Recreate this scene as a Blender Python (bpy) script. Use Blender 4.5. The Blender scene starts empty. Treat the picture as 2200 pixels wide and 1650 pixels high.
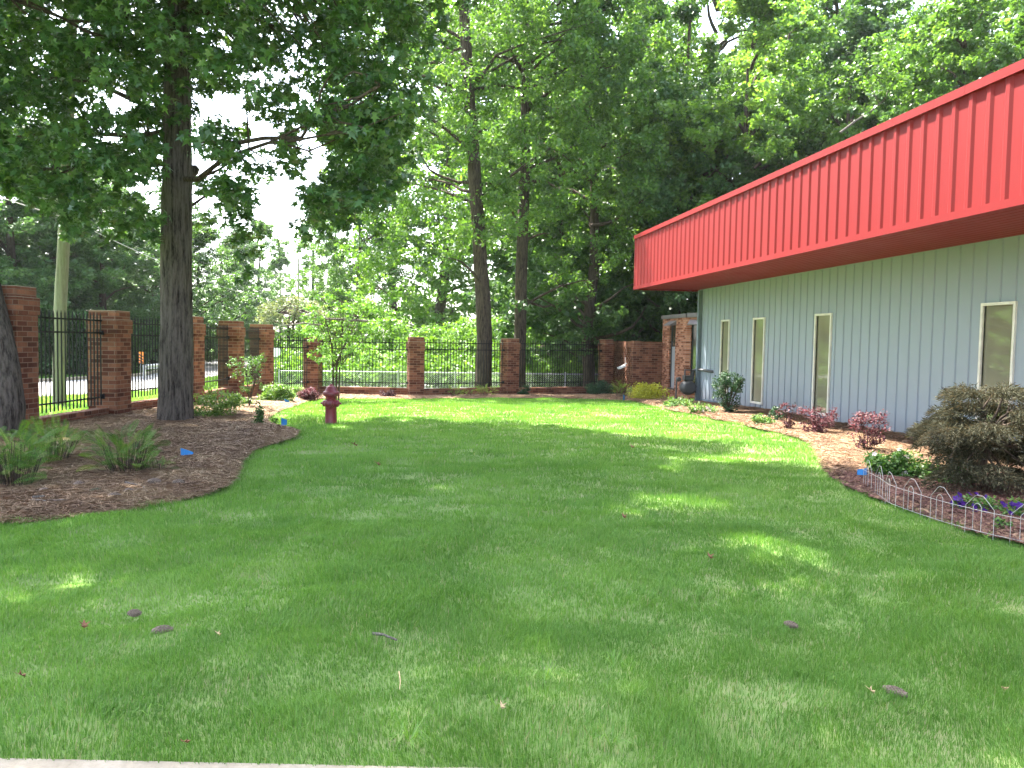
import bpy, math, random
import numpy as np
from math import sin, cos, pi, radians, atan2, hypot, sqrt
from mathutils import Vector, Matrix

SC = bpy.context.scene
COL = SC.collection
rng = np.random.default_rng(7)
random.seed(7)

# ------------------------------------------------------------------ camera, world, sun, exposure
CAM = np.array([0.0, 0.0, 1.6])
FPX = 1711.0            # focal length in photo pixels (photo 2200 wide)
_a, _p, _r = radians(7.86), radians(2.98), radians(1.0)
FW = np.array([sin(_a)*cos(_p), cos(_a)*cos(_p), -sin(_p)])
_R0 = np.array([cos(_a), -sin(_a), 0.0]); _U0 = np.cross(_R0, FW)
RT = _R0*cos(_r) + _U0*sin(_r); UP = _U0*cos(_r) - _R0*sin(_r)
cam = bpy.data.objects.new('camera', bpy.data.cameras.new('camera'))
COL.objects.link(cam); SC.camera = cam
m = Matrix.Identity(4)
for i in range(3):
    m[i][0] = RT[i]; m[i][1] = UP[i]; m[i][2] = -FW[i]; m[i][3] = CAM[i]
cam.matrix_world = m
cam.data.sensor_width = 36.0
cam.data.lens = 36.0*FPX/2200.0
cam.data.clip_end = 3000.0
cam.data.clip_start = 0.05

SUN_EL = radians(60)
SUN_H = np.array([-0.60, 0.80])     # horizontal direction towards the sun (ahead and left)
sun_vec = Vector((SUN_H[0]*cos(SUN_EL), SUN_H[1]*cos(SUN_EL), sin(SUN_EL)))
w = bpy.data.worlds.new("World"); SC.world = w; w.use_nodes = True
nt = w.node_tree
for n in list(nt.nodes): nt.nodes.remove(n)
sky = nt.nodes.new('ShaderNodeTexSky'); sky.sky_type = 'NISHITA'; sky.sun_disc = False
sky.sun_elevation = SUN_EL; sky.sun_rotation = atan2(SUN_H[0], SUN_H[1])
sky.air_density = 1.0; sky.dust_density = 3.0; sky.ozone_density = 1.0
hs = nt.nodes.new('ShaderNodeHueSaturation'); hs.inputs['Saturation'].default_value = 0.7
bg = nt.nodes.new('ShaderNodeBackground'); bg.inputs['Strength'].default_value = 0.15
wo = nt.nodes.new('ShaderNodeOutputWorld')
nt.links.new(sky.outputs[0], hs.inputs['Color']); nt.links.new(hs.outputs[0], bg.inputs[0]); nt.links.new(bg.outputs[0], wo.inputs[0])
sl = bpy.data.lights.new('sun', 'SUN'); sl.energy = 4.7; sl.angle = radians(0.53); sl.color = (1.0, 0.95, 0.86)
so = bpy.data.objects.new('sun', sl); COL.objects.link(so)
so.rotation_euler = sun_vec.to_track_quat('Z', 'Y').to_euler(); so.location = (-20, 30, 40)
SC.view_settings.view_transform = 'Standard'; SC.view_settings.look = 'None'
SC.view_settings.exposure = 2.88; SC.view_settings.gamma = 1.0
SC.cycles.max_bounces = 6; SC.cycles.diffuse_bounces = 4; SC.cycles.glossy_bounces = 2
SC.cycles.transmission_bounces = 4; SC.cycles.transparent_max_bounces = 6
SC.cycles.caustics_reflective = False; SC.cycles.caustics_refractive = False

# ------------------------------------------------------------------ survey helpers
def gz(y):
    return -0.033*(np.clip(y, 18.0, 30.0) - 18.0)
def ray(px, py):
    return FW + (px-1100.0)/FPX*RT - (py-825.0)/FPX*UP
def G(px, py, dz=0.0):
    """point of the ground seen at a photo pixel"""
    d = ray(px, py); z = 0.0; p = CAM
    for _ in range(40):
        p = CAM + (z+dz-CAM[2])/d[2]*d
        z = float(gz(p[1]))
    return Vector(p)
def D(px, py, dist):
    """point at a given depth"""
    return Vector(CAM + ray(px, py)*dist)
def DG(px, dist):
    p = CAM + ray(px, 735)*dist
    return Vector((p[0], p[1], float(gz(p[1]))))
def cdepth(x, y):
    return x*FW[0] + y*FW[1]

# ------------------------------------------------------------------ tagging
def tag(o, label=None, cat=None, group=None, kind=None):
    if label: o['label'] = label
    if cat: o['category'] = cat
    if group: o['group'] = group
    if kind: o['kind'] = kind
    return o
def thing(name, label, cat, loc=(0, 0, 0), rz=0.0, group=None):
    o = bpy.data.objects.new(name, None); COL.objects.link(o)
    o.empty_display_size = 0.1
    o.location = loc; o.rotation_euler = (0, 0, rz)
    return tag(o, label, cat, group)
def copy_tree(o, parent=None):
    c = o.copy(); COL.objects.link(c); c.parent = parent
    for ch in list(o.children): copy_tree(ch, c)
    return c

# ------------------------------------------------------------------ mesh helpers
class MB:
    def __init__(s): s.v = []; s.f = []; s.sm = []
    def add(s, vs, fs, smooth=False):
        b = len(s.v); s.v += [tuple(v) for v in vs]
        for f in fs: s.f.append([i+b for i in f]); s.sm.append(smooth)
        return s
    def box(s, x0, y0, z0, x1, y1, z1):
        vs = [(x, y, z) for z in (z0, z1) for y in (y0, y1) for x in (x0, x1)]
        return s.add(vs, [(0, 2, 3, 1), (4, 5, 7, 6), (0, 1, 5, 4), (1, 3, 7, 5), (3, 2, 6, 7), (2, 0, 4, 6)])
    def prism(s, prof, axis, a, b, smooth=False):
        """closed 2-D profile extruded along an axis ('x','y','z')"""
        def P(u, v, t):
            return {'x': (t, u, v), 'y': (u, t, v), 'z': (u, v, t)}[axis]
        n = len(prof)
        vs = [P(u, v, a) for u, v in prof] + [P(u, v, b) for u, v in prof]
        fs = [(i, (i+1) % n, (i+1) % n+n, i+n) for i in range(n)]
        s.add(vs, fs, smooth); s.add(vs, [tuple(range(n))[::-1], tuple(range(n, 2*n))])
        return s
    def tube(s, pts, rad, n=8, smooth=True, cap=True):
        pts = [Vector(p) for p in pts]; k = len(pts)
        if not hasattr(rad, '__len__'): rad = [rad]*k
        vs = []; ref = Vector((0.3, 0.1, 1)).normalized()
        t0 = (pts[1]-pts[0]).normalized()
        if abs(t0.dot(ref)) > 0.9: ref = Vector((1, 0.2, 0)).normalized()
        u = t0.cross(ref).normalized()
        for i in range(k):
            t = (pts[min(i+1, k-1)]-pts[max(i-1, 0)])
            if t.length < 1e-9: t = t0
            t.normalize()
            u = (u - t*u.dot(t))
            if u.length < 1e-6: u = t.orthogonal()
            u.normalize(); v = t.cross(u)
            for j in range(n):
                a = 2*pi*j/n
                vs.append(pts[i]+(u*cos(a)+v*sin(a))*rad[i])
        fs = []
        for i in range(k-1):
            for j in range(n):
                fs.append((i*n+j, i*n+(j+1) % n, (i+1)*n+(j+1) % n, (i+1)*n+j))
        s.add(vs, fs, smooth)
        if cap: s.add(vs[:n], [tuple(range(n))[::-1]]); s.add(vs[-n:], [tuple(range(n))])
        return s
    def lathe(s, prof, n=24, c=(0, 0, 0), axis='z', smooth=True):
        vs = []
        for r, h in prof:
            for j in range(n):
                a = 2*pi*j/n; x, y = r*cos(a), r*sin(a)
                q = {'z': (x, y, h), 'x': (h, x, y), 'y': (x, h, y)}[axis]
                vs.append((q[0]+c[0], q[1]+c[1], q[2]+c[2]))
        fs = [(i*n+j, i*n+(j+1) % n, (i+1)*n+(j+1) % n, (i+1)*n+j) for i in range(len(prof)-1) for j in range(n)]
        s.add(vs, fs, smooth)
        return s
    def build(s, name, mat, parent=None, uv=True):
        me = bpy.data.meshes.new(name)
        me.from_pydata(s.v, [], s.f); me.update()
        me.polygons.foreach_set('use_smooth', s.sm)
        if uv:
            n = len(me.loops)
            L = np.empty(n, int); me.loops.foreach_get('vertex_index', L)
            V = np.empty(len(me.vertices)*3); me.vertices.foreach_get('co', V); V = V.reshape(-1, 3)
            N = np.empty(len(me.polygons)*3); me.polygons.foreach_get('normal', N); N = N.reshape(-1, 3)
            T = np.empty(len(me.polygons), int); me.polygons.foreach_get('loop_total', T)
            NN = np.abs(np.repeat(N, T, axis=0)); co = V[L]
            ax = NN.argmax(1)
            uvs = np.empty((n, 2))
            uvs[:, 0] = np.where(ax == 0, co[:, 1], co[:, 0])
            uvs[:, 1] = np.where(ax == 2, co[:, 1], co[:, 2])
            me.uv_layers.new(name='UVMap').data.foreach_set('uv', uvs.ravel())
        me.materials.append(mat)
        o = bpy.data.objects.new(name, me); COL.objects.link(o); o.parent = parent
        return o

def np_mesh(name, V, nper, mat, rnd=None, smooth=False):
    """V (N*nper,3): N polygons each of nper own vertices"""
    N = len(V)//nper
    me = bpy.data.meshes.new(name)
    me.vertices.add(N*nper); me.vertices.foreach_set('co', np.ascontiguousarray(V, dtype=np.float32).ravel())
    me.loops.add(N*nper); me.loops.foreach_set('vertex_index', np.arange(N*nper, dtype=np.int32))
    me.polygons.add(N)
    me.polygons.foreach_set('loop_start', np.arange(0, N*nper, nper, dtype=np.int32))
    me.polygons.foreach_set('loop_total', np.full(N, nper, dtype=np.int32))
    if rnd is not None:
        at = me.attributes.new('rnd', 'FLOAT', 'FACE'); at.data.foreach_set('value', rnd.astype(np.float32))
    me.update(); me.validate()
    me.materials.append(mat)
    return me
def mesh_obj(name, me, parent=None):
    o = bpy.data.objects.new(name, me); COL.objects.link(o); o.parent = parent
    return o
def unit(a): return a/np.maximum(np.linalg.norm(a, axis=1, keepdims=True), 1e-9)

QUAD = np.array([(0, 0), (0.33, 0.42), (0, 1), (-0.33, 0.42)])
OVAL = np.array([(0, 0), (0.24, 0.25), (0.26, 0.6), (0, 1), (-0.26, 0.6), (-0.24, 0.25)])
STAR = np.array([(0.0, 0.0), (0.34, 0.05), (0.15, 0.28), (0.52, 0.50), (0.14, 0.50), (0.0, 1.0), (-0.14, 0.50), (-0.52, 0.50), (-0.15, 0.28), (-0.34, 0.05)])
BLADE = np.array([(0, 0), (0.07, 0.35), (0, 1), (-0.07, 0.35)])
def leaf_verts(C, size, tmpl, droop=0.5, curl=0.25, up=None):
    """C (N,3) positions; random orientation, tips pointing down by 'droop' (negative: up)"""
    N = len(C)
    d = rng.normal(size=(N, 3)); d[:, 2] = d[:, 2]*0.6 - droop*1.2
    d = unit(d)
    n = rng.normal(size=(N, 3)); n[:, 2] = np.abs(n[:, 2])+0.6
    s = unit(np.cross(d, n)); nn = np.cross(s, d)
    t = tmpl
    X = t[:, 0][None, :, None]; Y = t[:, 1][None, :, None]
    sz = np.asarray(size).reshape(-1, 1, 1) if np.ndim(size) else size
    V = C[:, None, :] + sz*(s[:, None, :]*X + d[:, None, :]*Y + nn[:, None, :]*(-curl*np.abs(X)*1.2 - curl*0.5*Y*Y))
    return V.reshape(-1, 3)
def in_ball(n, r=1.0, shell=0.5):
    d = unit(rng.normal(size=(n, 3)))
    return d*(rng.random((n, 1))**shell)*r

# ------------------------------------------------------------------ materials
def mat(name):
    m = bpy.data.materials.new(name); m.use_nodes = True
    t = m.node_tree; b = t.nodes['Principled BSDF']
    return m, t, b
def N(t, kind, **kw):
    n = t.nodes.new(kind)
    for k, v in kw.items():
        if k in n.inputs: n.inputs[k].default_value = v
        else: setattr(n, k, v)
    return n
def ramp(t, fac, stops, interp='LINEAR'):
    r = t.nodes.new('ShaderNodeValToRGB'); r.color_ramp.interpolation = interp
    while len(r.color_ramp.elements) < len(stops): r.color_ramp.elements.new(0.5)
    for e, (p, c) in zip(r.color_ramp.elements, stops):
        e.position = p; e.color = (*c, 1)
    t.links.new(fac, r.inputs[0]); return r.outputs[0]
def bump(t, b, h, strength=0.4, dist=0.01):
    n = N(t, 'ShaderNodeBump', Strength=strength, Distance=dist)
    t.links.new(h, n.inputs['Height']); t.links.new(n.outputs[0], b.inputs['Normal']); return n
def noise(t, scale, detail=4, rough=0.55, vec=None, stretch=None):
    n = N(t, 'ShaderNodeTexNoise', Scale=scale, Detail=detail, Roughness=rough)
    if vec is None: vec = t.nodes.new('ShaderNodeTexCoord').outputs['Object']
    if stretch:
        mp = t.nodes.new('ShaderNodeMapping'); mp.inputs['Scale'].default_value = stretch
        t.links.new(vec, mp.inputs[0]); vec = mp.outputs[0]
    t.links.new(vec, n.inputs['Vector']); return n.outputs[0]

def plain(name, col, rough=0.6, metal=0.0, var=0.12, scale=6.0, spec=0.5):
    m, t, b = mat(name)
    c = np.array(col)
    o = ramp(t, noise(t, scale, 5), [(0.3, tuple(c*(1-var))), (0.7, tuple(np.minimum(c*(1+var), 1)))])
    t.links.new(o, b.inputs['Base Color'])
    b.inputs['Roughness'].default_value = rough; b.inputs['Metallic'].default_value = metal
    b.inputs['Specular IOR Level'].default_value = spec
    return m

def leafmat(name, stops, trans=0.4, rough=0.45, spec=0.35, tcol=(1.25, 1.25, 0.5)):
    m, t, b = mat(name)
    a = N(t, 'ShaderNodeAttribute', attribute_name='rnd')
    c = ramp(t, a.outputs['Fac'], stops)
    t.links.new(c, b.inputs['Base Color'])
    b.inputs['Roughness'].default_value = rough; b.inputs['Specular IOR Level'].default_value = spec
    tr = t.nodes.new('ShaderNodeBsdfTranslucent')
    mx = N(t, 'ShaderNodeMixRGB', blend_type='MULTIPLY'); mx.inputs[0].default_value = 1.0
    mx.inputs[2].default_value = (*tcol, 1)
    t.links.new(c, mx.inputs[1]); t.links.new(mx.outputs[0], tr.inputs[0])
    ms = t.nodes.new('ShaderNodeMixShader'); ms.inputs[0].default_value = trans
    out = t.nodes['Material Output']
    t.links.new(b.outputs[0], ms.inputs[1]); t.links.new(tr.outputs[0], ms.inputs[2]); t.links.new(ms.outputs[0], out.inputs[0])
    return m

def barkmat(name, dark, light, scale=9.0, stretch=0.16, bs=0.9):
    m, t, b = mat(name)
    tc = t.nodes.new('ShaderNodeTexCoord')
    n1 = noise(t, scale, 6, 0.6, tc.outputs['Object'], (2.4, 2.4, stretch*2.4))
    n2 = noise(t, scale*3, 4, 0.6, tc.outputs['Object'], (1.5, 1.5, 0.5))
    mx = N(t, 'ShaderNodeMath', operation='MULTIPLY_ADD'); mx.inputs[1].default_value = 0.35
    t.links.new(n2, mx.inputs[0]); t.links.new(n1, mx.inputs[2])
    c = ramp(t, mx.outputs[0], [(0.50, dark), (0.62, tuple((np.array(dark)+np.array(light))/2)), (0.78, light)])
    t.links.new(c, b.inputs['Base Color']); b.inputs['Roughness'].default_value = 0.95
    b.inputs['Specular IOR Level'].default_value = 0.15
    bump(t, b, mx.outputs[0], bs, 0.06)
    return m

def brickmat(name, c1, c2, mortar, scale=1.0, dirt=0.5, bw=0.203, rh=0.068):
    m, t, b = mat(name)
    uv = t.nodes.new('ShaderNodeTexCoord').outputs['UV']
    br = t.nodes.new('ShaderNodeTexBrick')
    br.inputs['Scale'].default_value = 1.0
    br.inputs['Brick Width'].default_value = bw; br.inputs['Row Height'].default_value = rh
    br.inputs['Mortar Size'].default_value = 0.007; br.inputs['Mortar Smooth'].default_value = 0.2
    br.inputs['Bias'].default_value = 0.0
    br.inputs['Color1'].default_value = (0, 0, 0, 1); br.inputs['Color2'].default_value = (1, 1, 1, 1)
    br.inputs['Mortar'].default_value = (0.5, 0.5, 0.5, 1)
    t.links.new(uv, br.inputs['Vector'])
    k = tuple(np.array(c1)*0.55)
    cc = ramp(t, br.outputs['Color'], [(0.0, k), (0.16, tuple(np.array(c1)*0.75)), (0.35, c1), (0.7, c2), (1.0, tuple(np.array(c2)*1.15))])
    nz = noise(t, 2.2, 5, 0.6)
    nz2 = noise(t, 45, 4, 0.6)
    mul = N(t, 'ShaderNodeMixRGB', blend_type='MULTIPLY'); mul.inputs[0].default_value = dirt
    dr = ramp(t, nz, [(0.35, (0.45, 0.42, 0.4)), (0.65, (1, 1, 1))])
    t.links.new(cc, mul.inputs[1]); t.links.new(dr, mul.inputs[2])
    mul2 = N(t, 'ShaderNodeMixRGB', blend_type='MULTIPLY'); mul2.inputs[0].default_value = 0.5
    dr2 = ramp(t, nz2, [(0.3, (0.55, 0.55, 0.55)), (0.7, (1, 1, 1))])
    t.links.new(mul.outputs[0], mul2.inputs[1]); t.links.new(dr2, mul2.inputs[2])
    mx = N(t, 'ShaderNodeMixRGB'); mx.inputs[2].default_value = (*mortar, 1)
    t.links.new(br.outputs['Fac'], mx.inputs[0]); t.links.new(mul2.outputs[0], mx.inputs[1])
    t.links.new(mx.outputs[0], b.inputs['Base Color']); b.inputs['Roughness'].default_value = 0.9
    b.inputs['Specular IOR Level'].default_value = 0.2
    inv = N(t, 'ShaderNodeMath', operation='SUBTRACT'); inv.inputs[0].default_value = 1.0
    t.links.new(br.outputs['Fac'], inv.inputs[1])
    bump(t, b, inv.outputs[0], 0.7, 0.006)
    return m

M = {}
M['bark'] = barkmat('bark_grey', (0.018, 0.014, 0.011), (0.115, 0.098, 0.082), 10, 0.10, 1.0)
M['bark2'] = barkmat('bark_brown', (0.022, 0.016, 0.012), (0.09, 0.068, 0.052), 9, 0.14, 0.9)
M['brick'] = brickmat('brick_red', (0.19, 0.068, 0.038), (0.29, 0.125, 0.07), (0.20, 0.13, 0.09), dirt=0.8, bw=0.24, rh=0.08)
M['brick_annex'] = brickmat('brick_annex', (0.30, 0.10, 0.045), (0.50, 0.24, 0.15), (0.24, 0.16, 0.125), dirt=0.3)
M['iron'] = plain('black_iron', (0.006, 0.006, 0.007), 0.5, 0.0, spec=0.25)
M['galv'] = plain('galvanised', (0.42, 0.43, 0.44), 0.4, 0.7)
def corrmat(name, col, rough, dirtcol, var=0.06, splash=False):
    m, t, b = mat(name)
    tc = t.nodes.new('ShaderNodeTexCoord')
    n1 = noise(t, 1.5, 5, 0.65, tc.outputs['Object'], (1, 1.0, 0.3))
    n2 = noise(t, 14, 3, 0.6, tc.outputs['Object'], (1, 1.0, 0.05))
    ad = N(t, 'ShaderNodeMath', operation='ADD'); t.links.new(n1, ad.inputs[0]); t.links.new(n2, ad.inputs[1])
    c = np.array(col)
    o = ramp(t, ad.outputs[0], [(0.35, tuple(c*(1-var*2)+np.array(dirtcol)*var)), (0.5, tuple(c)), (0.75, tuple(np.minimum(1, c*(1+var)))) ])
    if splash:
        sp = t.nodes.new('ShaderNodeSeparateXYZ'); t.links.new(tc.outputs['Object'], sp.inputs[0])
        mr = N(t, 'ShaderNodeMapRange'); mr.inputs[1].default_value = 0.25; mr.inputs[2].default_value = 0.85; mr.inputs[3].default_value = 0.75; mr.inputs[4].default_value = 0.0
        t.links.new(sp.outputs[2], mr.inputs[0])
        ns = noise(t, 7, 6, 0.7, tc.outputs['Object'], (1, 1, 1.6))
        ml = N(t, 'ShaderNodeMath', operation='MULTIPLY'); t.links.new(mr.outputs[0], ml.inputs[0]); t.links.new(ns, ml.inputs[1])
        mm = N(t, 'ShaderNodeMixRGB'); mm.inputs[2].default_value = (0.16, 0.11, 0.08, 1)
        t.links.new(ml.outputs[0], mm.inputs[0]); t.links.new(o, mm.inputs[1]); o = mm.outputs[0]
    t.links.new(o, b.inputs['Base Color']); b.inputs['Roughness'].default_value = rough
    rr = N(t, 'ShaderNodeMapRange'); rr.inputs[3].default_value = rough-0.06; rr.inputs[4].default_value = rough+0.14
    t.links.new(n1, rr.inputs[0]); t.links.new(rr.outputs[0], b.inputs['Roughness'])
    return m
M['red'] = corrmat('red_painted_steel', (0.155, 0.0026, 0.0036), 0.55, (0.15, 0.04, 0.035), 0.10)
M['red'].node_tree.nodes['Principled BSDF'].inputs['Specular IOR Level'].default_value = 0.3
M['bluegrey'] = corrmat('blue_grey_siding', (0.225, 0.268, 0.318), 0.5, (0.26, 0.25, 0.22), 0.07, splash=True)
M['trimdark'] = plain('dark_blue_trim', (0.13, 0.17, 0.21), 0.5)
M['trimlight'] = plain('light_blue_trim', (0.26, 0.32, 0.37), 0.5)
M['whiteframe'] = plain('cream_window_frame', (0.62, 0.60, 0.55), 0.5)
M['cap'] = plain('metal_coping', (0.16, 0.14, 0.135), 0.55)
M['red_hyd'] = plain('hydrant_red_paint', (0.15, 0.02, 0.028), 0.42, var=0.25, scale=14)
M['blueflag'] = plain('blue_flag_plastic', (0.02, 0.18, 0.45), 0.5, var=0.05)
M['whitewire'] = plain('white_coated_wire', (0.42, 0.41, 0.385), 0.45)
M['utilpole'] = barkmat('weathered_pole_wood', (0.12, 0.11, 0.08), (0.22, 0.205, 0.155), 6, 0.05, 0.3)
M['meter'] = plain('grey_meter_metal', (0.06, 0.062, 0.066), 0.5, 0.3)
M['greypipe'] = plain('dark_grey_pipe', (0.035, 0.04, 0.045), 0.5)
M['wood'] = barkmat('dead_wood', (0.05, 0.042, 0.034), (0.17, 0.15, 0.13), 14, 0.15, 0.6)
M['cone'] = plain('pine_cone', (0.20, 0.15, 0.115), 0.9, var=0.45, scale=60)
M['greencone'] = plain('green_cone', (0.10, 0.09, 0.05), 0.9, var=0.4, scale=60)
M['deadleaf'] = plain('dead_leaf', (0.17, 0.075, 0.035), 0.8, var=0.5, scale=30)
M['tanleaf'] = plain('tan_leaf', (0.45, 0.33, 0.18), 0.8, var=0.3, scale=30)
M['cable'] = plain('grey_cable', (0.16, 0.16, 0.16), 0.5)
M['signwhite'] = plain('white_sign', (0.85, 0.85, 0.85), 0.4, var=0.03)
M['signblack'] = plain('black_sign_paint', (0.02, 0.02, 0.02), 0.5)
M['signorange'] = plain('orange_sign_paint', (0.75, 0.22, 0.02), 0.5)
def glassmat(name, base, rough=0.04, tint=None):
    m, t, b = mat(name)
    c = np.array(base)
    o = ramp(t, noise(t, 1.2, 2, 0.5), [(0.3, tuple(c*0.85)), (0.7, tuple(c*1.1))])
    t.links.new(o, b.inputs['Base Color']); b.inputs['Roughness'].default_value = 0.9
    b.inputs['Coat Weight'].default_value = 1.0; b.inputs['Coat Roughness'].default_value = rough
    b.inputs['Coat IOR'].default_value = 2.0; b.inputs['Specular IOR Level'].default_value = 0.2
    return m
M['glass'] = glassmat('window_glass_over_tan_blind', (0.19, 0.185, 0.13))
M['glass_dark'] = glassmat('dark_window_glass', (0.035, 0.033, 0.022))
M['curtain'] = glassmat('white_curtain_behind_glass', (0.36, 0.38, 0.40))
# leaves
LG = [(0.0, (0.024, 0.066, 0.020)), (0.5, (0.054, 0.125, 0.030)), (1.0, (0.14, 0.24, 0.055))]
M['leaf_gum'] = leafmat('leaf_sweetgum', LG, 0.30, 0.38, 0.5)
M['leaf_mid'] = leafmat('leaf_mid_green', [(0, (0.04, 0.095, 0.022)), (0.5, (0.08, 0.17, 0.035)), (1, (0.16, 0.27, 0.06))], 0.5, 0.4, 0.5)
M['leaf_light'] = leafmat('leaf_light_green', [(0, (0.065, 0.14, 0.03)), (0.5, (0.12, 0.23, 0.05)), (1, (0.22, 0.34, 0.085))], 0.5, 0.4, 0.5)
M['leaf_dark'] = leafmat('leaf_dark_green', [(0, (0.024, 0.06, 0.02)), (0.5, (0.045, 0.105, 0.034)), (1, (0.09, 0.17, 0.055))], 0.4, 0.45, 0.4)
M['leaf_vine'] = leafmat('leaf_vine', [(0, (0.05, 0.12, 0.02)), (0.5, (0.10, 0.21, 0.035)), (1, (0.17, 0.30, 0.05))], 0.45, 0.45, 0.4)
M['leaf_sapling'] = leafmat('leaf_sapling', [(0, (0.07, 0.17, 0.03)), (0.5, (0.12, 0.26, 0.05)), (1, (0.20, 0.34, 0.07))], 0.5, 0.45, 0.4)
M['leaf_box'] = leafmat('leaf_holly', [(0, (0.015, 0.045, 0.02)), (0.6, (0.035, 0.09, 0.04)), (1, (0.09, 0.16, 0.07))], 0.2, 0.5, 0.3)
M['leaf_shrub'] = leafmat('leaf_yellowgreen_shrub', [(0, (0.05, 0.12, 0.02)), (0.5, (0.11, 0.21, 0.04)), (1, (0.22, 0.32, 0.07))], 0.4, 0.4, 0.5)
M['leaf_gold'] = leafmat('leaf_golden', [(0, (0.12, 0.18, 0.02)), (0.5, (0.28, 0.32, 0.03)), (1, (0.45, 0.45, 0.06))], 0.4, 0.45, 0.4)
M['leaf_fern'] = leafmat('leaf_fern', [(0, (0.035, 0.09, 0.02)), (0.5, (0.09, 0.19, 0.033)), (1, (0.20, 0.28, 0.065))], 0.4, 0.6, 0.2)
M['leaf_purple'] = leafmat('leaf_purple', [(0, (0.03, 0.018, 0.02)), (0.5, (0.09, 0.042, 0.045)), (1, (0.26, 0.13, 0.14))], 0.3, 0.6, 0.2, (1.4, 0.7, 0.9))
M['leaf_jmaple'] = leafmat('leaf_maple_bronze', [(0, (0.020, 0.024, 0.014)), (0.5, (0.050, 0.052, 0.030)), (1, (0.13, 0.125, 0.08))], 0.3, 0.75, 0.12, (1.2, 0.9, 0.7))
M['leaf_azalea'] = leafmat('leaf_azalea', [(0, (0.03, 0.08, 0.02)), (0.6, (0.07, 0.16, 0.035)), (1, (0.16, 0.27, 0.08))], 0.35, 0.5, 0.3)
M['leaf_brown'] = leafmat('leaf_dead_fronds', [(0, (0.06, 0.03, 0.02)), (1, (0.17, 0.09, 0.06))], 0.2, 0.8, 0.2, (1, 1, 1))
M['petal_white'] = leafmat('petal_white', [(0, (0.35, 0.28, 0.28)), (1, (0.5, 0.46, 0.45))], 0.3, 0.5, 0.3, (1, 1, 1))
M['petal_purple'] = leafmat('petal_purple', [(0, (0.03, 0.005, 0.11)), (1, (0.085, 0.018, 0.25))], 0.3, 0.5, 0.3, (1, 1, 1))
M['petal_pink'] = leafmat('petal_pink', [(0, (0.7, 0.08, 0.2)), (1, (0.85, 0.15, 0.3))], 0.3, 0.5, 0.3, (1, 1, 1))
M['needle'] = leafmat('pine_straw_needles', [(0, (0.16, 0.10, 0.066)), (0.45, (0.33, 0.22, 0.145)), (0.8, (0.42, 0.29, 0.18)), (1, (0.55, 0.41, 0.26))], 0.1, 0.7, 0.3, (1, 1, 1))
M['bark_chip'] = leafmat('bark_chips', [(0, (0.05, 0.022, 0.018)), (0.6, (0.13, 0.06, 0.05)), (1, (0.26, 0.15, 0.12))], 0.05, 0.8, 0.3, (1, 1, 1))
M['blade'] = leafmat('grass_blade', [(0, (0.075, 0.18, 0.035)), (0.35, (0.135, 0.275, 0.055)), (0.7, (0.195, 0.345, 0.085)), (0.96, (0.29, 0.41, 0.15)), (1, (0.42, 0.36, 0.22))], 0.45, 0.5, 0.3, (1.1, 1.15, 0.5))

# ground materials
def groundmat(name, stops, scale, bs, extra=None):
    m, t, b = mat(name)
    n1 = noise(t, scale, 8, 0.65); n2 = noise(t, scale*9, 5, 0.6)
    ad = N(t, 'ShaderNodeMath', operation='MULTIPLY_ADD'); ad.inputs[1].default_value = 0.6
    t.links.new(n2, ad.inputs[0]); t.links.new(n1, ad.inputs[2])
    c = ramp(t, ad.outputs[0], stops)
    t.links.new(c, b.inputs['Base Color']); b.inputs['Roughness'].default_value = 0.95
    b.inputs['Specular IOR Level'].default_value = 0.15
    bump(t, b, n2, bs, 0.03); return m
M['lawn'] = groundmat('lawn_soil_and_thatch', [(0.5, (0.12, 0.19, 0.055)), (0.8, (0.17, 0.25, 0.08)), (1.0, (0.24, 0.26, 0.12))], 1.5, 0.6)
M['field'] = groundmat('field_grass', [(0.5, (0.06, 0.13, 0.02)), (0.8, (0.10, 0.20, 0.03)), (1.0, (0.17, 0.25, 0.06))], 1.2, 0.8)
M['mulch'] = groundmat('pine_straw_mulch', [(0.5, (0.21, 0.13, 0.085)), (0.75, (0.31, 0.20, 0.13)), (1.0, (0.40, 0.28, 0.19))], 3.0, 1.0)
M['road'] = groundmat('road_asphalt', [(0.5, (0.30, 0.295, 0.285)), (1.0, (0.40, 0.39, 0.38))], 1.0, 0.2)
M['concrete'] = groundmat('concrete', [(0.5, (0.25, 0.21, 0.155)), (0.8, (0.33, 0.285, 0.215)), (1.0, (0.38, 0.33, 0.26))], 4.0, 0.3)

# ------------------------------------------------------------------ ground, lawn, beds, road
def poly_mask(P, x, y):
    P = np.array(P); ins = np.zeros(x.shape, bool); n = len(P); j = n-1
    for i in range(n):
        xi, yi = P[i]; xj, yj = P[j]
        c = ((yi > y) != (yj > y)) & (x < (xj-xi)*(y-yi)/(yj-yi+1e-12)+xi)
        ins ^= c; j = i
    return ins
def poly_dist(P, x, y):
    P = np.array(P); d = np.full(x.shape, 1e9)
    for i in range(len(P)):
        a = P[i-1]; b = P[i]; ab = b-a; L = (ab**2).sum()+1e-12
        t = np.clip(((x-a[0])*ab[0]+(y-a[1])*ab[1])/L, 0, 1)
        d = np.minimum(d, np.hypot(x-a[0]-t*ab[0], y-a[1]-t*ab[1]))
    return d
def vnoise(x, y, s, seed=0):
    """smooth value noise"""
    r = np.random.default_rng(seed).random((64, 64))
    u = x/s+100.0; v = y/s+100.0
    i = np.floor(u).astype(int); j = np.floor(v).astype(int); fu = u-i; fv = v-j
    fu = fu*fu*(3-2*fu); fv = fv*fv*(3-2*fv)
    g = lambda a, b: r[a % 64, b % 64]
    return (g(i, j)*(1-fu)+g(i+1, j)*fu)*(1-fv)+(g(i, j+1)*(1-fu)+g(i+1, j+1)*fu)*fv
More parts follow.
